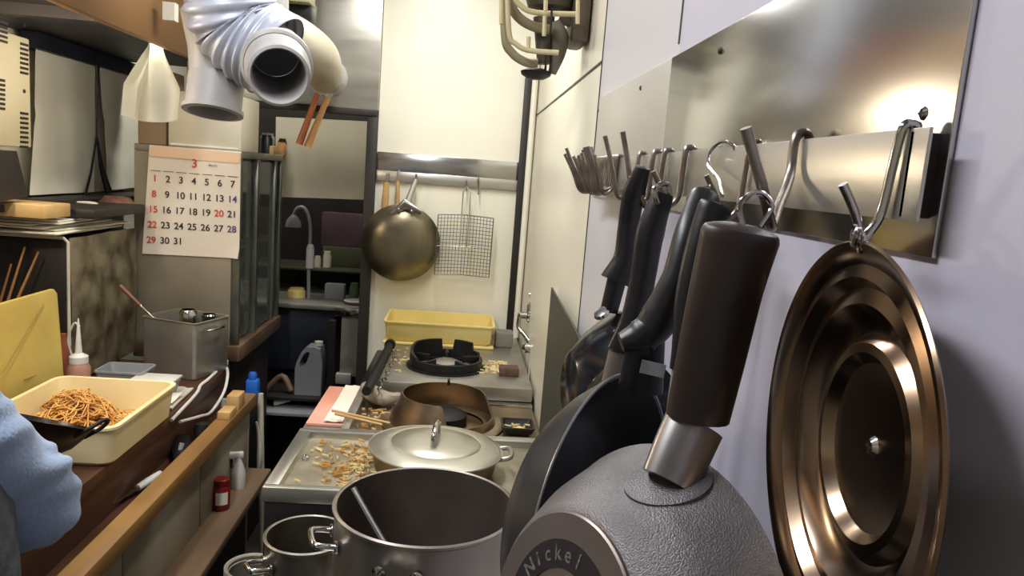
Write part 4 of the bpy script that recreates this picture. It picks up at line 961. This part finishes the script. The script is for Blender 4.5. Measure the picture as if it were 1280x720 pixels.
# burner slots strip
def slots(x0, x1, y, z, n, M_=DARK, L=.03):
    m = MB()
    for i in range(n):
        x = x0 + (x1 - x0) * i / (n - 1); m.box((x - .003, y - L / 2, z), (x + .003, y + L / 2, z + .002))
    return m
obj('slot_strip', MB().box((.04, 1.45, .935), (SXR, 1.54, .955), bev=.003), STEEL, t)
obj('vent_slots', slots(.07, .22, 1.50, .9545, 16), DARK, t)
# near low range for stock pot
t = thing('low_stockpot_stove', 'low steel stockpot stove below the near tray, carrying the big open pot', 'stove', (0, 1.3, 0))
obj('top', MB().box((-.19, .98, .80), (SXR, 1.44, .845), bev=.004), STEEL, t)
obj('vent_slots', slots(.06, .2, 1.02, .8445, 16), DARK, t)
obj('body', MB().box((-.18, 1.0, .05), (SXR, 1.44, .80), bev=.006), mat('stove_body', (44, 44, 44)), t)
t = thing('low_stand', 'low steel side stand under the small open pot', 'stand', (-.29, 1.35, 0))
obj('top', MB().box((-.39, 1.22, .70), (-.20, 1.52, .72), bev=.003), STEELD, t)
for x in (-.38, -.22):
    for y in (1.235, 1.49): obj('leg', MB().box((x, y, 0), (x + .015, y + .015, .70)), STEELD, t)
# stock pot
def pot(lab, c, R, h, M_, Mi, hr, ang, name='stock_pot'):
    t = thing(name, lab, 'pot', c)
    T = TM(c)
    obj('body', MB().lathe([(0, 0), (R - .008, 0), (R, .008), (R, h - .008), (R + .004, h - .004), (R + .004, h), (R, h + .002), (R - .003, h)], 72, T), M_, t)
    obj('inner_wall', MB().lathe([(R - .003, h), (R - .004, h - .01), (R - .005, .008), (0, .006)], 72, T), Mi, t)
    for s in ang:
        d = V(math.cos(s), math.sin(s), 0); q = V(-d.y, d.x, 0)
        base = c + d * R + V(0, 0, h * .80)
        m = MB(); m.tube([base - q * hr, base - q * hr + d * .022 + V(0, 0, .004), base - q * hr * .75 + d * .035 + V(0, 0, .006), base + q * hr * .75 + d * .035 + V(0, 0, .006), base + q * hr + d * .022 + V(0, 0, .004), base + q * hr], .0055, 10, smooth=4)
        hd = obj('handle', m, CHROME, t)
        for k in (-1, 1):
            m = MB(); m.lathe([(.004, 0), (.011, 0), (.011, .003), (.006, .005), (0, .005)], 12, axisframe(base + q * hr * k - d * .0005, d))
            obj('rivet', m, CHROME, hd)
    return t
pc = V(-.032, 1.202, .845)
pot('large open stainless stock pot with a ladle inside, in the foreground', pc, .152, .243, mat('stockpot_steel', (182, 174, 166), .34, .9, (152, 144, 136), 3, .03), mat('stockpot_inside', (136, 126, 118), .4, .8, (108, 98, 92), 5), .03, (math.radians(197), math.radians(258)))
m = MB(); m.lathe([(0, 0), (.145, 0), (.145, .004), (0, .004)], 48, TM(pc + V(0, 0, .06))); tag(obj('broth', m, SOUP), 'dark broth in the bottom of the large open stock pot', 'broth', kind='stuff')
a = PY(432, 622, 1.22); b = PY(472, 668, 1.22)
a = PZ(431, 618, 1.075); a = V(-.16, 1.235, 1.095)
t = thing('pot_ladle', 'long steel ladle leaning inside the large open stock pot', 'ladle', a)
e = V(-.03, 1.16, .925)
obj('shaft', MB().tube([a, a.lerp(e, .9)], [(.007, .003), (.009, .004)], 10), CHROME, t)
obj('bowl', MB().lathe([(0, -.03), (.025, -.024), (.04, 0), (.038, 0), (.022, -.02), (0, -.026)], 22, TM(e + V(.02, -.02, .015))), STEELD, t)
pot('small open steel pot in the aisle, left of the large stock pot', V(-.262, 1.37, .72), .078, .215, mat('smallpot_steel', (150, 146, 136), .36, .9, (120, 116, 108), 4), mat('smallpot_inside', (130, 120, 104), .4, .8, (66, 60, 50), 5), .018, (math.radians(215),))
# lidded pot on near tray
lc = V(-.030, 1.722, .932)
t = thing('lidded_pot', 'shallow pot covered by a flat steel lid on the near tray of the range', 'pot', lc)
T = TM(lc)
obj('body', MB().lathe([(0, 0), (.12, 0), (.145, .012), (.152, .05), (.156, .058), (.151, .058), (.146, .05), (.0, .01)], 64, T), GREASE, t)
l2 = TM(lc + V(.0, -.005, .058), 0, -.02, .03)
obj('lid', MB().lathe([(0, .022), (.06, .020), (.103, .016), (.108, .012), (.112, .0135), (.15, .006), (.160, .001), (.162, .002), (.161, -.002), (.15, .001), (.10, .008), (0, .014)], 80, l2), STEELD if 0 else mat('lid_grey', (206, 203, 190), .34, .8, (180, 175, 160), 5, .05), t)
hh = lc + V(-.002, -.005, .078)
lh = obj('lid_handle', MB().tube([hh + V(.004, .05, -.002), hh + V(.004, .045, .03), hh + V(0, .0, .042), hh + V(-.004, -.045, .03), hh + V(-.004, -.05, -.002)], [(.006, .004)] * 5, 10, smooth=5, flat=(1, 0, 0)), CHROME, t)
obj('side_handle', MB().tube([lc + V(.145, -.035, .045), lc + V(.18, -.03, .052), lc + V(.18, .03, .052), lc + V(.145, .035, .045)], .006, 8, smooth=4), STEELD, t)
# wok ring shield on middle burner
wc = V(-.022, 2.095, .92)
t = thing('wok_ring', 'steel wok ring shield with a cut away side, on the middle burner', 'wok ring', wc)
def ring_wall(m, T, r0, r1, hfun, th, seg=72, a0=0, a1=2 * PI):
    n = seg + (0 if a1 - a0 > 6.28 else 1); cols = []
    for i in range(n):
        a = a0 + (a1 - a0) * i / seg; h = hfun(a); c, s = math.cos(a), math.sin(a)
        k = h / .1; rt = r0 + (r1 - r0) * k
        cols.append([m.bm.verts.new(T @ V(r0 * c, r0 * s, 0)), m.bm.verts.new(T @ V(rt * c, rt * s, h)), m.bm.verts.new(T @ V((rt - th) * c, (rt - th) * s, h)), m.bm.verts.new(T @ V((r0 - th) * c, (r0 - th) * s, 0))])
    full = a1 - a0 > 6.28
    for i in range(n if full else n - 1):
        A, B = cols[i], cols[(i + 1) % n]
        for k in range(4): m.bm.faces.new((A[k], B[k], B[(k + 1) % 4], A[(k + 1) % 4]))
    if not full: m.bm.faces.new(cols[0]); m.bm.faces.new(cols[-1][::-1])
def hf1(a):
    d = math.degrees(a) % 360
    # low on right-front (270..20) , tall elsewhere
    def sm(x): x = max(0, min(1, x)); return x * x * (3 - 2 * x)
    low = sm((d - 268) / 10) * (1 - sm((d - 352) / 8))
    return .090 - .058 * low
m = MB(); ring_wall(m, TM(wc), 0.160, .118, hf1, .004, 96); obj('shield_wall', m, COPPER, t)
obj('base_flange', MB().lathe([(.120, 0), (.176, 0), (.18, .006), (.172, .01), (.150, .012), (.12, .006)], 64, TM(wc)), GREASE, t)
obj('burner_head', MB().lathe([(0, 0), (.07, 0), (.07, .03), (.05, .04), (0, .04)], 36, TM(wc)), BLACKM, t)
m = MB(); m.box((-.004, -.01, 0), (.004, .012, .016), TM(wc + V(.01, .118, .084))); obj('stop_tab', m, BLACKM, t)
# black trivet on far burner
bc = V(-.028, 2.535, .975)
t = thing('black_trivet', 'black cast iron burner ring with square notches on the far deck', 'burner ring', bc)
def hf2(a):
    d = math.degrees(a) % 360
    h = .034
    if 40 < d < 78 or 98 < d < 150: h = .072
    if 150 <= d < 215: h = .072 - .030 * (d - 150) / 65
    if 20 < d <= 40: h = .045
    return h
m = MB(); ring_wall(m, TM(bc), .128, .124, hf2, .01, 144); obj('ring_wall', m, BLACKM, t)
obj('base_flange', MB().lathe([(.10, 0), (.138, 0), (.138, .006), (.10, .006)], 64, TM(bc)), BLACKM, t)
for k in range(5):
    a = k * 2 * PI / 5 + .3; m = MB(); m.box((.06, -.006, .012), (.122, .006, .036), TM(bc, a), bev=.002); obj('prong', m, BLACKM, t)
obj('burner_head', MB().lathe([(0, 0), (.05, 0), (.05, .018), (.035, .024), (0, .024)], 30, TM(bc)), STEELD, t)
# yellow bin at the back
t = obj('yellow_bin', bin_tray(-.065, 2.945, .985, .42, .25, .075, .008, .004, .006, .012), YEL); tag(t, 'pale yellow plastic bin at the back of the range', 'bin')
obj('foot_flange', MB().box((-.28, 2.82, .976), (.15, 3.07, .985), bev=.002), YEL, t)
m = MB(); m.box((.158, 2.87, .975), (.228, 2.95, 1.035), bev=.006); tag(obj('grey_block', m, mat('grey_block_m', (126, 122, 110), .7)), 'grey sponge block beside the yellow bin', 'block')
p = PZ(636, 468, .98); m = MB(); m.box((p.x - .033, p.y - .015, .975), (p.x + .033, p.y + .04, 1.005), bev=.004); tag(obj('brown_sponge', m, mat('brown_sponge_m', (98, 72, 60), .8, 0, (70, 50, 42), 30, .4)), 'dark brown scouring pad on the far deck right of the black ring', 'sponge')
# food scraps
def scraps(n, x0, x1, y0, y1, z, seed, dens=None, w=.0022):
    rn = random.Random(seed); m = MB(); c = 0
    while c < n:
        x, y = rn.uniform(x0, x1), rn.uniform(y0, y1)
        if dens and rn.random() > dens(x, y): continue
        L = rn.uniform(.008, .026); a = rn.uniform(0, PI); cu = rn.uniform(-1.5, 1.5)
        pts = []; p = V(x, y, z + w + rn.uniform(0, .005))
        for k in range(4): pts.append(p.copy()); p += V(math.cos(a), math.sin(a), rn.uniform(-.1, .12)) * L / 3; a += cu / 3
        for q in pts: q.z = max(q.z, z + w * .8)
        m.tube(pts, [(w * rn.uniform(.8, 2), w * .6)] * 4, 6, smooth=2, flat=(0, 0, 1)); c += 1
    return m
m = scraps(240, -.35, -.13, 1.57, 1.885, .932, 1, lambda x, y: max(.05, 1 - ((x + .20) / .13) ** 2 - ((y - 1.73) / .16) ** 2)); tag(obj('food_scraps', m, SCRAP, sharp=80), 'scattered yellow cabbage and noodle scraps on the near tray', 'food scraps', kind='stuff')
m = scraps(80, .10, .19, 2.45, 2.62, .975, 2, None, .003); tag(obj('food_scraps', m, mat('pale_scraps', (228, 206, 150), .5)), 'pile of pale scraps on the far deck between the black ring and the brown pad', 'food scraps', kind='stuff')
m = scraps(26, -.235, -.165, 2.42, 2.75, .975, 3); tag(obj('food_scraps', m, mat('pale_scraps', (228, 206, 150))), 'few thin scraps on the far deck left of the black ring', 'food scraps', kind='stuff')
m = scraps(30, -.26, -.20, 1.96, 2.2, .921, 4); tag(obj('food_scraps', m, SCRAP), 'thin scraps on the greasy middle deck left of the wok ring', 'food scraps', kind='stuff')
p = PZ(382, 573, .935); p.z = .932; m = MB(); m.lathe([(0, .0), (.008, 0), (.009, .008), (.004, .012), (0, .012)], 12, TM(p)); tag(obj('bolt_nut', m, CHROME), 'small shiny metal nut lying on the near tray among the scraps', 'nut')
# pink board, rags, chopsticks
t = obj('pink_board', MB().box((-.405, 2.035, .912), (-.300, 2.40, .922), bev=.003), PINK); tag(t, 'pink cutting board on the side shelf left of the middle burner', 'cutting board')
m = sheet('white_rag', quad(V(-.355, 2.04, .926), V(-.302, 2.04, .926), V(-.35, 2.395, .926), V(-.302, 2.395, .926)), 14, 20, PAPERW, .002, .003, None, 31); tag(m, 'pale cloth spread over the right half of the pink board', 'cloth')
m = MB(); m.tube([PZ(458, 484, .965), PZ(466, 492, .955), PZ(480, 498, .95), PZ(500, 496, .95)], [.022, .026, .024, .012], 16, smooth=5)
rn = random.Random(2)
for v_ in m.bm.verts: v_.co += V(rn.uniform(-1, 1), rn.uniform(-1, 1), rn.uniform(-1, 1)) * .002
tag(obj('rolled_rag', m, RAG), 'rolled up dirty rag on the left edge of the range', 'rag')
for i, (a, b, l) in enumerate((((415, 513), (488, 529), 'upper'), ((419, 517), (478, 531), 'lower'))):
    A = PZ(*a, .953 + .002 * i); B = PZ(*b, .945)
    m = MB(); m.tube([A, B], [.0045, .0035], 8); tag(obj('chopstick', m, WOODL), 'long cooking chopstick across the side rail, %s of the pair' % l, 'chopstick')
# dark gas pipe with chain at left of far deck
A = PZ(458, 489, .992); B = PZ(487, 432, .992)
t = thing('dark_gas_pipe', 'dark metal pipe with small chain slanting beside the far deck', 'pipe', A)
obj('pipe', MB().tube([A, B], .014, 14), BLACKM, t)
obj('pipe_cap', MB().tube([B, B + (B - A).normalized() * .03], .02, 14), BLACKM, t)
m = MB(); d = (B - A)
for i in range(12):
    p = A + d * (i / 12) + V(.034, 0, -.004); s = V(1, 0, 0) if i % 2 else V(0, 0, 1)
    u = d.normalized(); m.tube([p + u * .014 * math.sin(k * PI / 4) + s * .007 * math.cos(k * PI / 4) for k in range(8)], .0025, 6, closed=True)
obj('chain', m, CHROME, t)
# splash guard
m = MB(); sp = [(1.40, .955), (1.965, .955), (1.965, 1.363), (1.50, 1.342), (1.40, 1.33)]
m.prism(sp, .004, frame(V(.248, 0, 0), V(0, 1, 0), V(0, 0, 1), V(1, 0, 0))); tag(obj('splash_guard', m, DSPL2), 'dull grey steel splash guard standing between the wall and the burners', 'splash guard')
# taps and pipes on right wall at back
t = thing('wall_tap', 'chrome wall tap with swivel spout above the far burner', 'tap', PY(680, 398, 2.75))
W = lambda px, py, Y: PY(px, py, Y)
obj('tap_body', MB().tube([V(WX, 2.72, W(680, 397, 2.72).z), W(672, 396, 2.72), W(650, 394, 2.72)], [.010, .012, .012], 14), CHROME, t)
obj('tap_flange', MB().lathe([(0, 0), (.022, 0), (.02, .006), (.012, .01), (0, .01)], 20, axisframe(V(WX - .001, 2.72, W(680, 397, 2.72).z), V(-1, 0, 0))), CHROME, t)
obj('tap_lever', MB().tube([W(661, 394, 2.72), W(661, 382, 2.72), W(666, 378, 2.72)], [.009, .007, .008], 12), CHROME, t)
obj('swivel_spout', MB().tube([W(650, 392, 2.72), W(648, 408, 2.72), W(655, 418, 2.70), W(665, 432, 2.66), W(668, 436, 2.66)], .009, 12, smooth=4), CHROME, t)
m = MB(); m.lathe([(0, 0), (.018, 0), (.018, .02), (.008, .03), (0, .03)], 18, axisframe(V(WX, 2.6, W(674, 436, 2.6).z), V(-1, 0, 0))); tag(obj('pipe_valve', m, CHROME), 'small round chrome valve low on the far right wall', 'valve')
m = MB(); m.tube([W(663, 440, 2.62), W(661, 470, 2.5), W(661, 500, 2.4), W(668, 530, 2.25), W(676, 545, 2.1)], .0025, 6, smooth=5); tag(obj('gas_tube', m, STEELD), 'thin metal tube running down from the tap to the middle deck', 'tube')
m = MB(); m.lathe([(0, 0), (.008, 0), (.007, .005), (0, .006)], 12, axisframe(V(WX, 2.75, W(679, 369, 2.75).z), V(-1, 0, 0))); tag(obj('wall_screw', m, CHROME), 'round chrome screw head on the wall above the tap', 'screw')
p = V(.15, 2.03, .92); t = obj('scrap_dish', bin_tray(.195, 2.05, .92, .09, .09, .022, .004, .003, .002, .008), DARK); tag(t, 'small dark dish with scraps right of the wok ring', 'dish')
m = scraps(22, .17, .22, 2.02, 2.08, .93, 9, None, .003); tag(obj('dish_scraps', m, mat('pale_scraps', (228, 206, 150))), 'pale scraps piled in the small dark dish', 'food scraps', kind='stuff')
# pail in the aisle
p = V(-.50, 1.86, .0); t = thing('tall_bin', 'tall grey waste bin in the aisle below the counter ledge', 'bin', p)
p = V(-.50, 1.86, 0)
obj('body', MB().lathe([(0, 0), (.05, 0), (.06, .56), (.064, .565), (.064, .58), (.056, .58), (.048, .02), (0, .02)], 36, TM(p)), mat('bin_grey', (124, 118, 104), .6), t)
obj('bag_liner', MB().lathe([(.0555, .565), (.066, .584), (.067, .55), (.0645, .55), (.064, .58), (.0545, .57)], 36, TM(p)), CLOTH, t)
# ------------------------------------------------------------------ ceiling lamps
def lamp(x, y, L, lab, rz, power, col, w=.12):
    t = thing('ceiling_lamp', lab, 'ceiling lamp', (x, y, 2.56), M=TM((x, y, 2.56), rz))
    obj('housing', MB().box((-w / 2, -L / 2, .01), (w / 2, L / 2, .04), bev=.005), WPL, t, local=True)
    obj('diffuser', MB().box((-w / 2 + .01, -L / 2 + .01, 0), (w / 2 - .01, L / 2 - .01, .0105)), LAMPM, t, local=True)
    ld = bpy.data.lights.new('lamp_light', 'AREA'); ld.shape = 'RECTANGLE'; ld.size = w; ld.size_y = L; ld.energy = power; ld.color = col
    lo = bpy.data.objects.new('lamp_light', ld); COL.objects.link(lo); lo.matrix_world = TM((x, y, 2.545), rz)
lamp(-.15, 2.2, .9, 'fluorescent ceiling lamp over the range at the back', 0, 15, (1, .98, .93))
lamp(-.68, .75, 1.1, 'fluorescent ceiling lamp near the camera', 0, 24, (.96, .97, 1))
lamp(-.85, 3.45, .4, 'added unseen ceiling light in the back passage, brightening the hanging paper', PI / 2, 9, (1, .97, .88))  # passage light added so the hanging sheet is not dark
t = thing('bulb_lamp', 'small warm bulb lamp under the overhead shelf above the left counter', 'lamp', (-1.25, 1.72, 1.88))
obj('socket', MB().lathe([(0, .06), (.018, .06), (.02, .1), (0, .1)], 16, TM((-1.25, 1.72, 1.88))), BLACKP, t)
obj('glass_bulb', MB().lathe([(0, 0), (.02, .005), (.03, .025), (.02, .05), (.014, .062), (0, .062)], 20, TM((-1.25, 1.72, 1.88))), mat('bulb_glow', (255, 220, 160), .4, emit=(255, 205, 140), es=8), t)
ld = bpy.data.lights.new('bulb_light', 'POINT'); ld.energy = 8; ld.color = (1, .86, .68); ld.shadow_soft_size = .04
lo = bpy.data.objects.new('bulb_light', ld); COL.objects.link(lo); lo.location = (-1.25, 1.72, 1.84)
t = thing('added_shelf_fill', 'added unseen strip light behind the overhead shelf front board, brightening the paper blinds', 'lamp', (-.955, 2.1, 1.975))  # strip added out of sight to brighten the blinds and left wall
obj('housing', MB().box((-.978, 1.65, 1.984), (-.93, 2.55, 2.0), bev=.003), WPL, t)
obj('diffuser', MB().box((-.972, 1.67, 1.974), (-.936, 2.53, 1.985)), LAMPM, t)
ld = bpy.data.lights.new('added_strip_fill', 'AREA'); ld.shape = 'RECTANGLE'; ld.size = .03; ld.size_y = .85; ld.energy = 5; ld.color = (1, .93, .8)
lo = bpy.data.objects.new('added_strip_fill', ld); COL.objects.link(lo); lo.matrix_world = TM((-.958, 2.1, 1.970), 0, 0, .65)
w = bpy.data.worlds.new('world'); bpy.context.scene.world = w; w.use_nodes = True
w.node_tree.nodes['Background'].inputs[0].default_value = (.6, .6, .62, 1); w.node_tree.nodes['Background'].inputs[1].default_value = .15
# ------------------------------------------------------------------ wok in hand and person
wk = PY(34, 522, 1.5)
t = thing('hand_wok', 'black two-handled wok held by the cook over the noodle tray', 'wok', wk)
wn = V(.16, .42, 1).normalized(); T = axisframe(wk, wn)
obj('bowl', MB().lathe([(0, -.088), (.05, -.079), (.095, -.045), (.126, 0), (.128, .0), (.126, .002), (.093, -.041), (.048, -.074), (0, -.083)], 56, T), mat('wok_black', (46, 38, 32), .3, .7, (28, 24, 22), 8, .1), t)
for s in (1, -1):
        obj('loop_handle', MB().tube([T @ V((.108) * s, -.025, -.018), T @ V(.134 * s, -.024, .006), T @ V(.148 * s, -.012, .024), T @ V(.148 * s, .012, .024), T @ V(.134 * s, .024, .006), T @ V((.108) * s, .025, -.018)], .0042, 10, smooth=5), BLACKM, t)
grab = T @ V(-.148, 0, .024)
def skin(verts, edges, rad, levels=2, M_=None):
    me = bpy.data.meshes.new('sk'); me.from_pydata([tuple(v) for v in verts], edges, []); o = bpy.data.objects.new('sk', me); COL.objects.link(o)
    md = o.modifiers.new('s', 'SKIN'); md.use_smooth_shade = True
    for i, r in enumerate(rad):
        me.skin_vertices[0].data[i].radius = r if isinstance(r, tuple) else (r, r)
    me.skin_vertices[0].data[0].use_root = True
    sb = o.modifiers.new('u', 'SUBSURF'); sb.levels = levels; sb.render_levels = levels
    dg = bpy.context.evaluated_depsgraph_get(); m2 = bpy.data.meshes.new_from_object(o.evaluated_get(dg))
    m = MB(); m.bm.from_mesh(m2); bpy.data.objects.remove(o); bpy.data.meshes.remove(me); bpy.data.meshes.remove(m2); return m
px_, py__ = -.665, .80
elb = PY(42, 636, .97)
shr = V(-.585, .84, 1.33)
t = thing('person', 'cook in light blue shirt and grey apron at the left edge, holding a wok', 'person', (px_, py__, 0))
pel = V(px_, py__, .95)
shl = V(-.88, .84, 1.385); ell = V(-1.05, 1.02, 1.17); wrl = grab + V(-.035, -.075, .03)
wrr = V(-.80, 1.27, 1.13)
B = []; E = []; R = []
def bv(p, r, par=None):
    B.append(Vector(p)); R.append(r); 
    if par is not None: E.append((par, len(B) - 1))
    return len(B) - 1
i0 = bv(pel, (.145, .105)); i1 = bv((px_, py__ + .01, 1.10), (.13, .095), i0); i2 = bv((px_, py__ + .02, 1.26), (.15, .105), i1); i3 = bv((px_, py__ + .02, 1.34), (.10, .07), i2)
nk = bv((px_, py__ + .04, 1.46), .052, i3); h1 = bv((px_, py__ + .06, 1.53), (.065, .075), nk); h2 = bv((px_, py__ + .065, 1.60), (.075, .09), h1); h3 = bv((px_, py__ + .06, 1.665), (.06, .07), h2)
def arm(sh, el, wr, fing, thumb, i3):
    a = bv(sh, .045, i3); b = bv(sh.lerp(el, .5), .034, a); c = bv(el, .034, b); d = bv(el.lerp(wr, .45), .032, c); e = bv(wr, .024, d)
    pd = (fing - wr).normalized(); s = thumb; palm = wr + pd * .045; pa = bv(palm, (.034, .016), e)
    up = pd.cross(s).normalized()
    for k in range(4):
        L = (.072, .080, .075, .06)[k]; o = palm + pd * .03 + s * (.027 - .018 * k)
        f1 = bv(o, .0095, pa); f2 = bv(o + pd * L * .42 - up * .004, .009, f1); f3 = bv(o + pd * L * .62 - up * L * .32, .0085, f2); f4 = bv(o + pd * L * .45 - up * L * .52, .0075, f3)
    tb = wr + pd * .02 + s * .03; q1 = bv(tb, .011, pa); q2 = bv(tb + pd * .028 + s * .016 - up * .01, .010, q1); bv(tb + pd * .05 + s * .008 - up * .022, .009, q2)
arm(shr, elb, wrr, wrr + V(-.05, .08, -.02), V(-.85, -.45, .1).normalized(), i3)
arm(shl, ell, wrl, grab + V(-.02, 0, 0.02), V(.9, -.1, .3).normalized(), i3)
for s in (-1, 1):
    a = bv((px_ + s * .09, py__, .86), .085, i0); b = bv((px_ + s * .10, py__ + .01, .48), .055, a); c = bv((px_ + s * .10, py__ - .02, .09), .038, b); bv((px_ + s * .105, py__ + .10, .035), (.04, .03), c)
body = obj('body', skin(B, E, R, 2), SKIN, t, sharp=180)
# shirt
S = []; SE = []; SR = []
B2, E2, R2 = B, E, R
B, E, R = [], [], []
j0 = bv((px_, py__, .93), (.165, .125)); j1 = bv((px_, py__ + .01, 1.10), (.155, .118), j0); j2 = bv((px_, py__ + .02, 1.26), (.17, .125), j1); j3 = bv((px_, py__ + .02, 1.375), (.135, .095), j2); bv((px_, py__ + .035, 1.43), .066, j3)
ms = skin(B, E, R, 4)
for sh, el, wr in ((shr, elb, wrr), (shl, ell, wrl)):
    inn = V(px_, py__ + .025, 1.365)
    ms.tube([inn, sh.lerp(inn, .5) + V(0, 0, .012), sh, sh.lerp(el, .5) + V(.008, 0, .004), el.lerp(sh, .12), el.lerp(wr, .14), el.lerp(wr, .45), el.lerp(wr, .84)], [.085, .082, .070, .066, .066, .064, .056, .042], 64, smooth=16)
from mathutils import noise
ms.bm.normal_update()
for v_ in ms.bm.verts:
    p = v_.co; f = abs(noise.noise(V(p.x * 9 + 3, p.y * 5, p.z * 26 - p.x * 14))) * 1.0; g = noise.noise(p * 7)
    v_.co += v_.normal * (f * .022 - .006 + g * .012)
obj('shirt', ms, BLUES, t, sharp=180)
# apron: front bib + back panels, following torso
B, E, R = [], [], []
k0 = bv((px_, py__ + .01, .50), (.20, .15)); k1 = bv((px_, py__ + .01, .80), (.195, .145), k0); k2 = bv((px_, py__ + .012, 1.08), (.192, .140), k1); k3 = bv((px_, py__ + .02, 1.26), (.186, .135), k2); bv((px_ - .02, py__ + .02, 1.34), (.13, .13), k3)
obj('apron', skin(B, E, R, 3), GREYA, t, sharp=180)
B, E, R = [], [], []
q0 = bv((px_, py__, .93), (.15, .115))
for s in (-1, 1):
    a = bv((px_ + s * .09, py__, .84), .098, q0); b = bv((px_ + s * .10, py__ + .01, .48), .072, a); bv((px_ + s * .10, py__ - .01, .10), .06, b)
obj('trousers', skin(B, E, R, 2), TROU, t, sharp=180)
hd = V(px_, py__ + .05, 1.62)
m = MB(); m.lathe([(0, .098), (.05, .088), (.085, .05), (.094, 0), (.088, -.05), (.06, -.06), (.05, 0.0), (0, .03)], 28, TM(hd + V(0, -.012, 0)), .93, 1.05); obj('hair', m, HAIR, t)
for s in (-1, 1):
    m = MB(); m.box((-.04, -.09, 0), (.04, .13, .06), TM((px_ + s * .105, py__ + .05, 0)), bev=.02); obj('shoe', m, BLACKP, t)
m = MB()
for s in (-1, 1): m.lathe([(0, -.008), (.007, -.005), (.009, 0), (.007, .005), (0, .008)], 12, TM((px_ + s * .03, py__ + .148, 1.615)))
obj('eyes', m, WPL, t)
m = MB(); m.tube([V(px_, py__ + .148, 1.62), V(px_, py__ + .168, 1.59), V(px_, py__ + .155, 1.58)], [.008, .012, .008], 10); obj('nose', m, SKIN, t)
m = MB(); m.tube([V(px_ - .022, py__ + .142, 1.552), V(px_, py__ + .150, 1.55), V(px_ + .022, py__ + .142, 1.552)], .005, 8); obj('mouth', m, mat('lips', (168, 100, 90), .5), t)
for s in (-1, 1):
    m = MB(); m.lathe([(0, -.03), (.012, -.02), (.016, 0), (.012, .02), (0, .03)], 12, TM((px_ + s * .082, py__ + .055, 1.61))); obj('ear', m, SKIN, t)
# small clear dish by the elbow
p = PZ(100, 602, .905)
t = obj('clear_dish', bin_tray(-.93, 1.60, .90, .10, .09, .035, .012, .003, .003, .012), GPL); tag(t, 'small clear plastic dish on the counter beside the cook\'s elbow', 'dish')
m = MB(); m.box((-1.02, 1.60, .905), (-.95, 1.70, .915), bev=.003); 
tag(obj('orange_packet', m, mat('orange_food', (210, 140, 60), .5, 0, (180, 100, 40), 30)), 'orange piece of food on the counter under the wok', 'food')
# ------------------------------------------------------------------ colour management
sc = bpy.context.scene
sc.view_settings.view_transform = 'Standard'; sc.view_settings.look = 'None'; sc.view_settings.gamma = 1
sc.view_settings.use_curve_mapping = False; sc.view_settings.exposure = 0.25
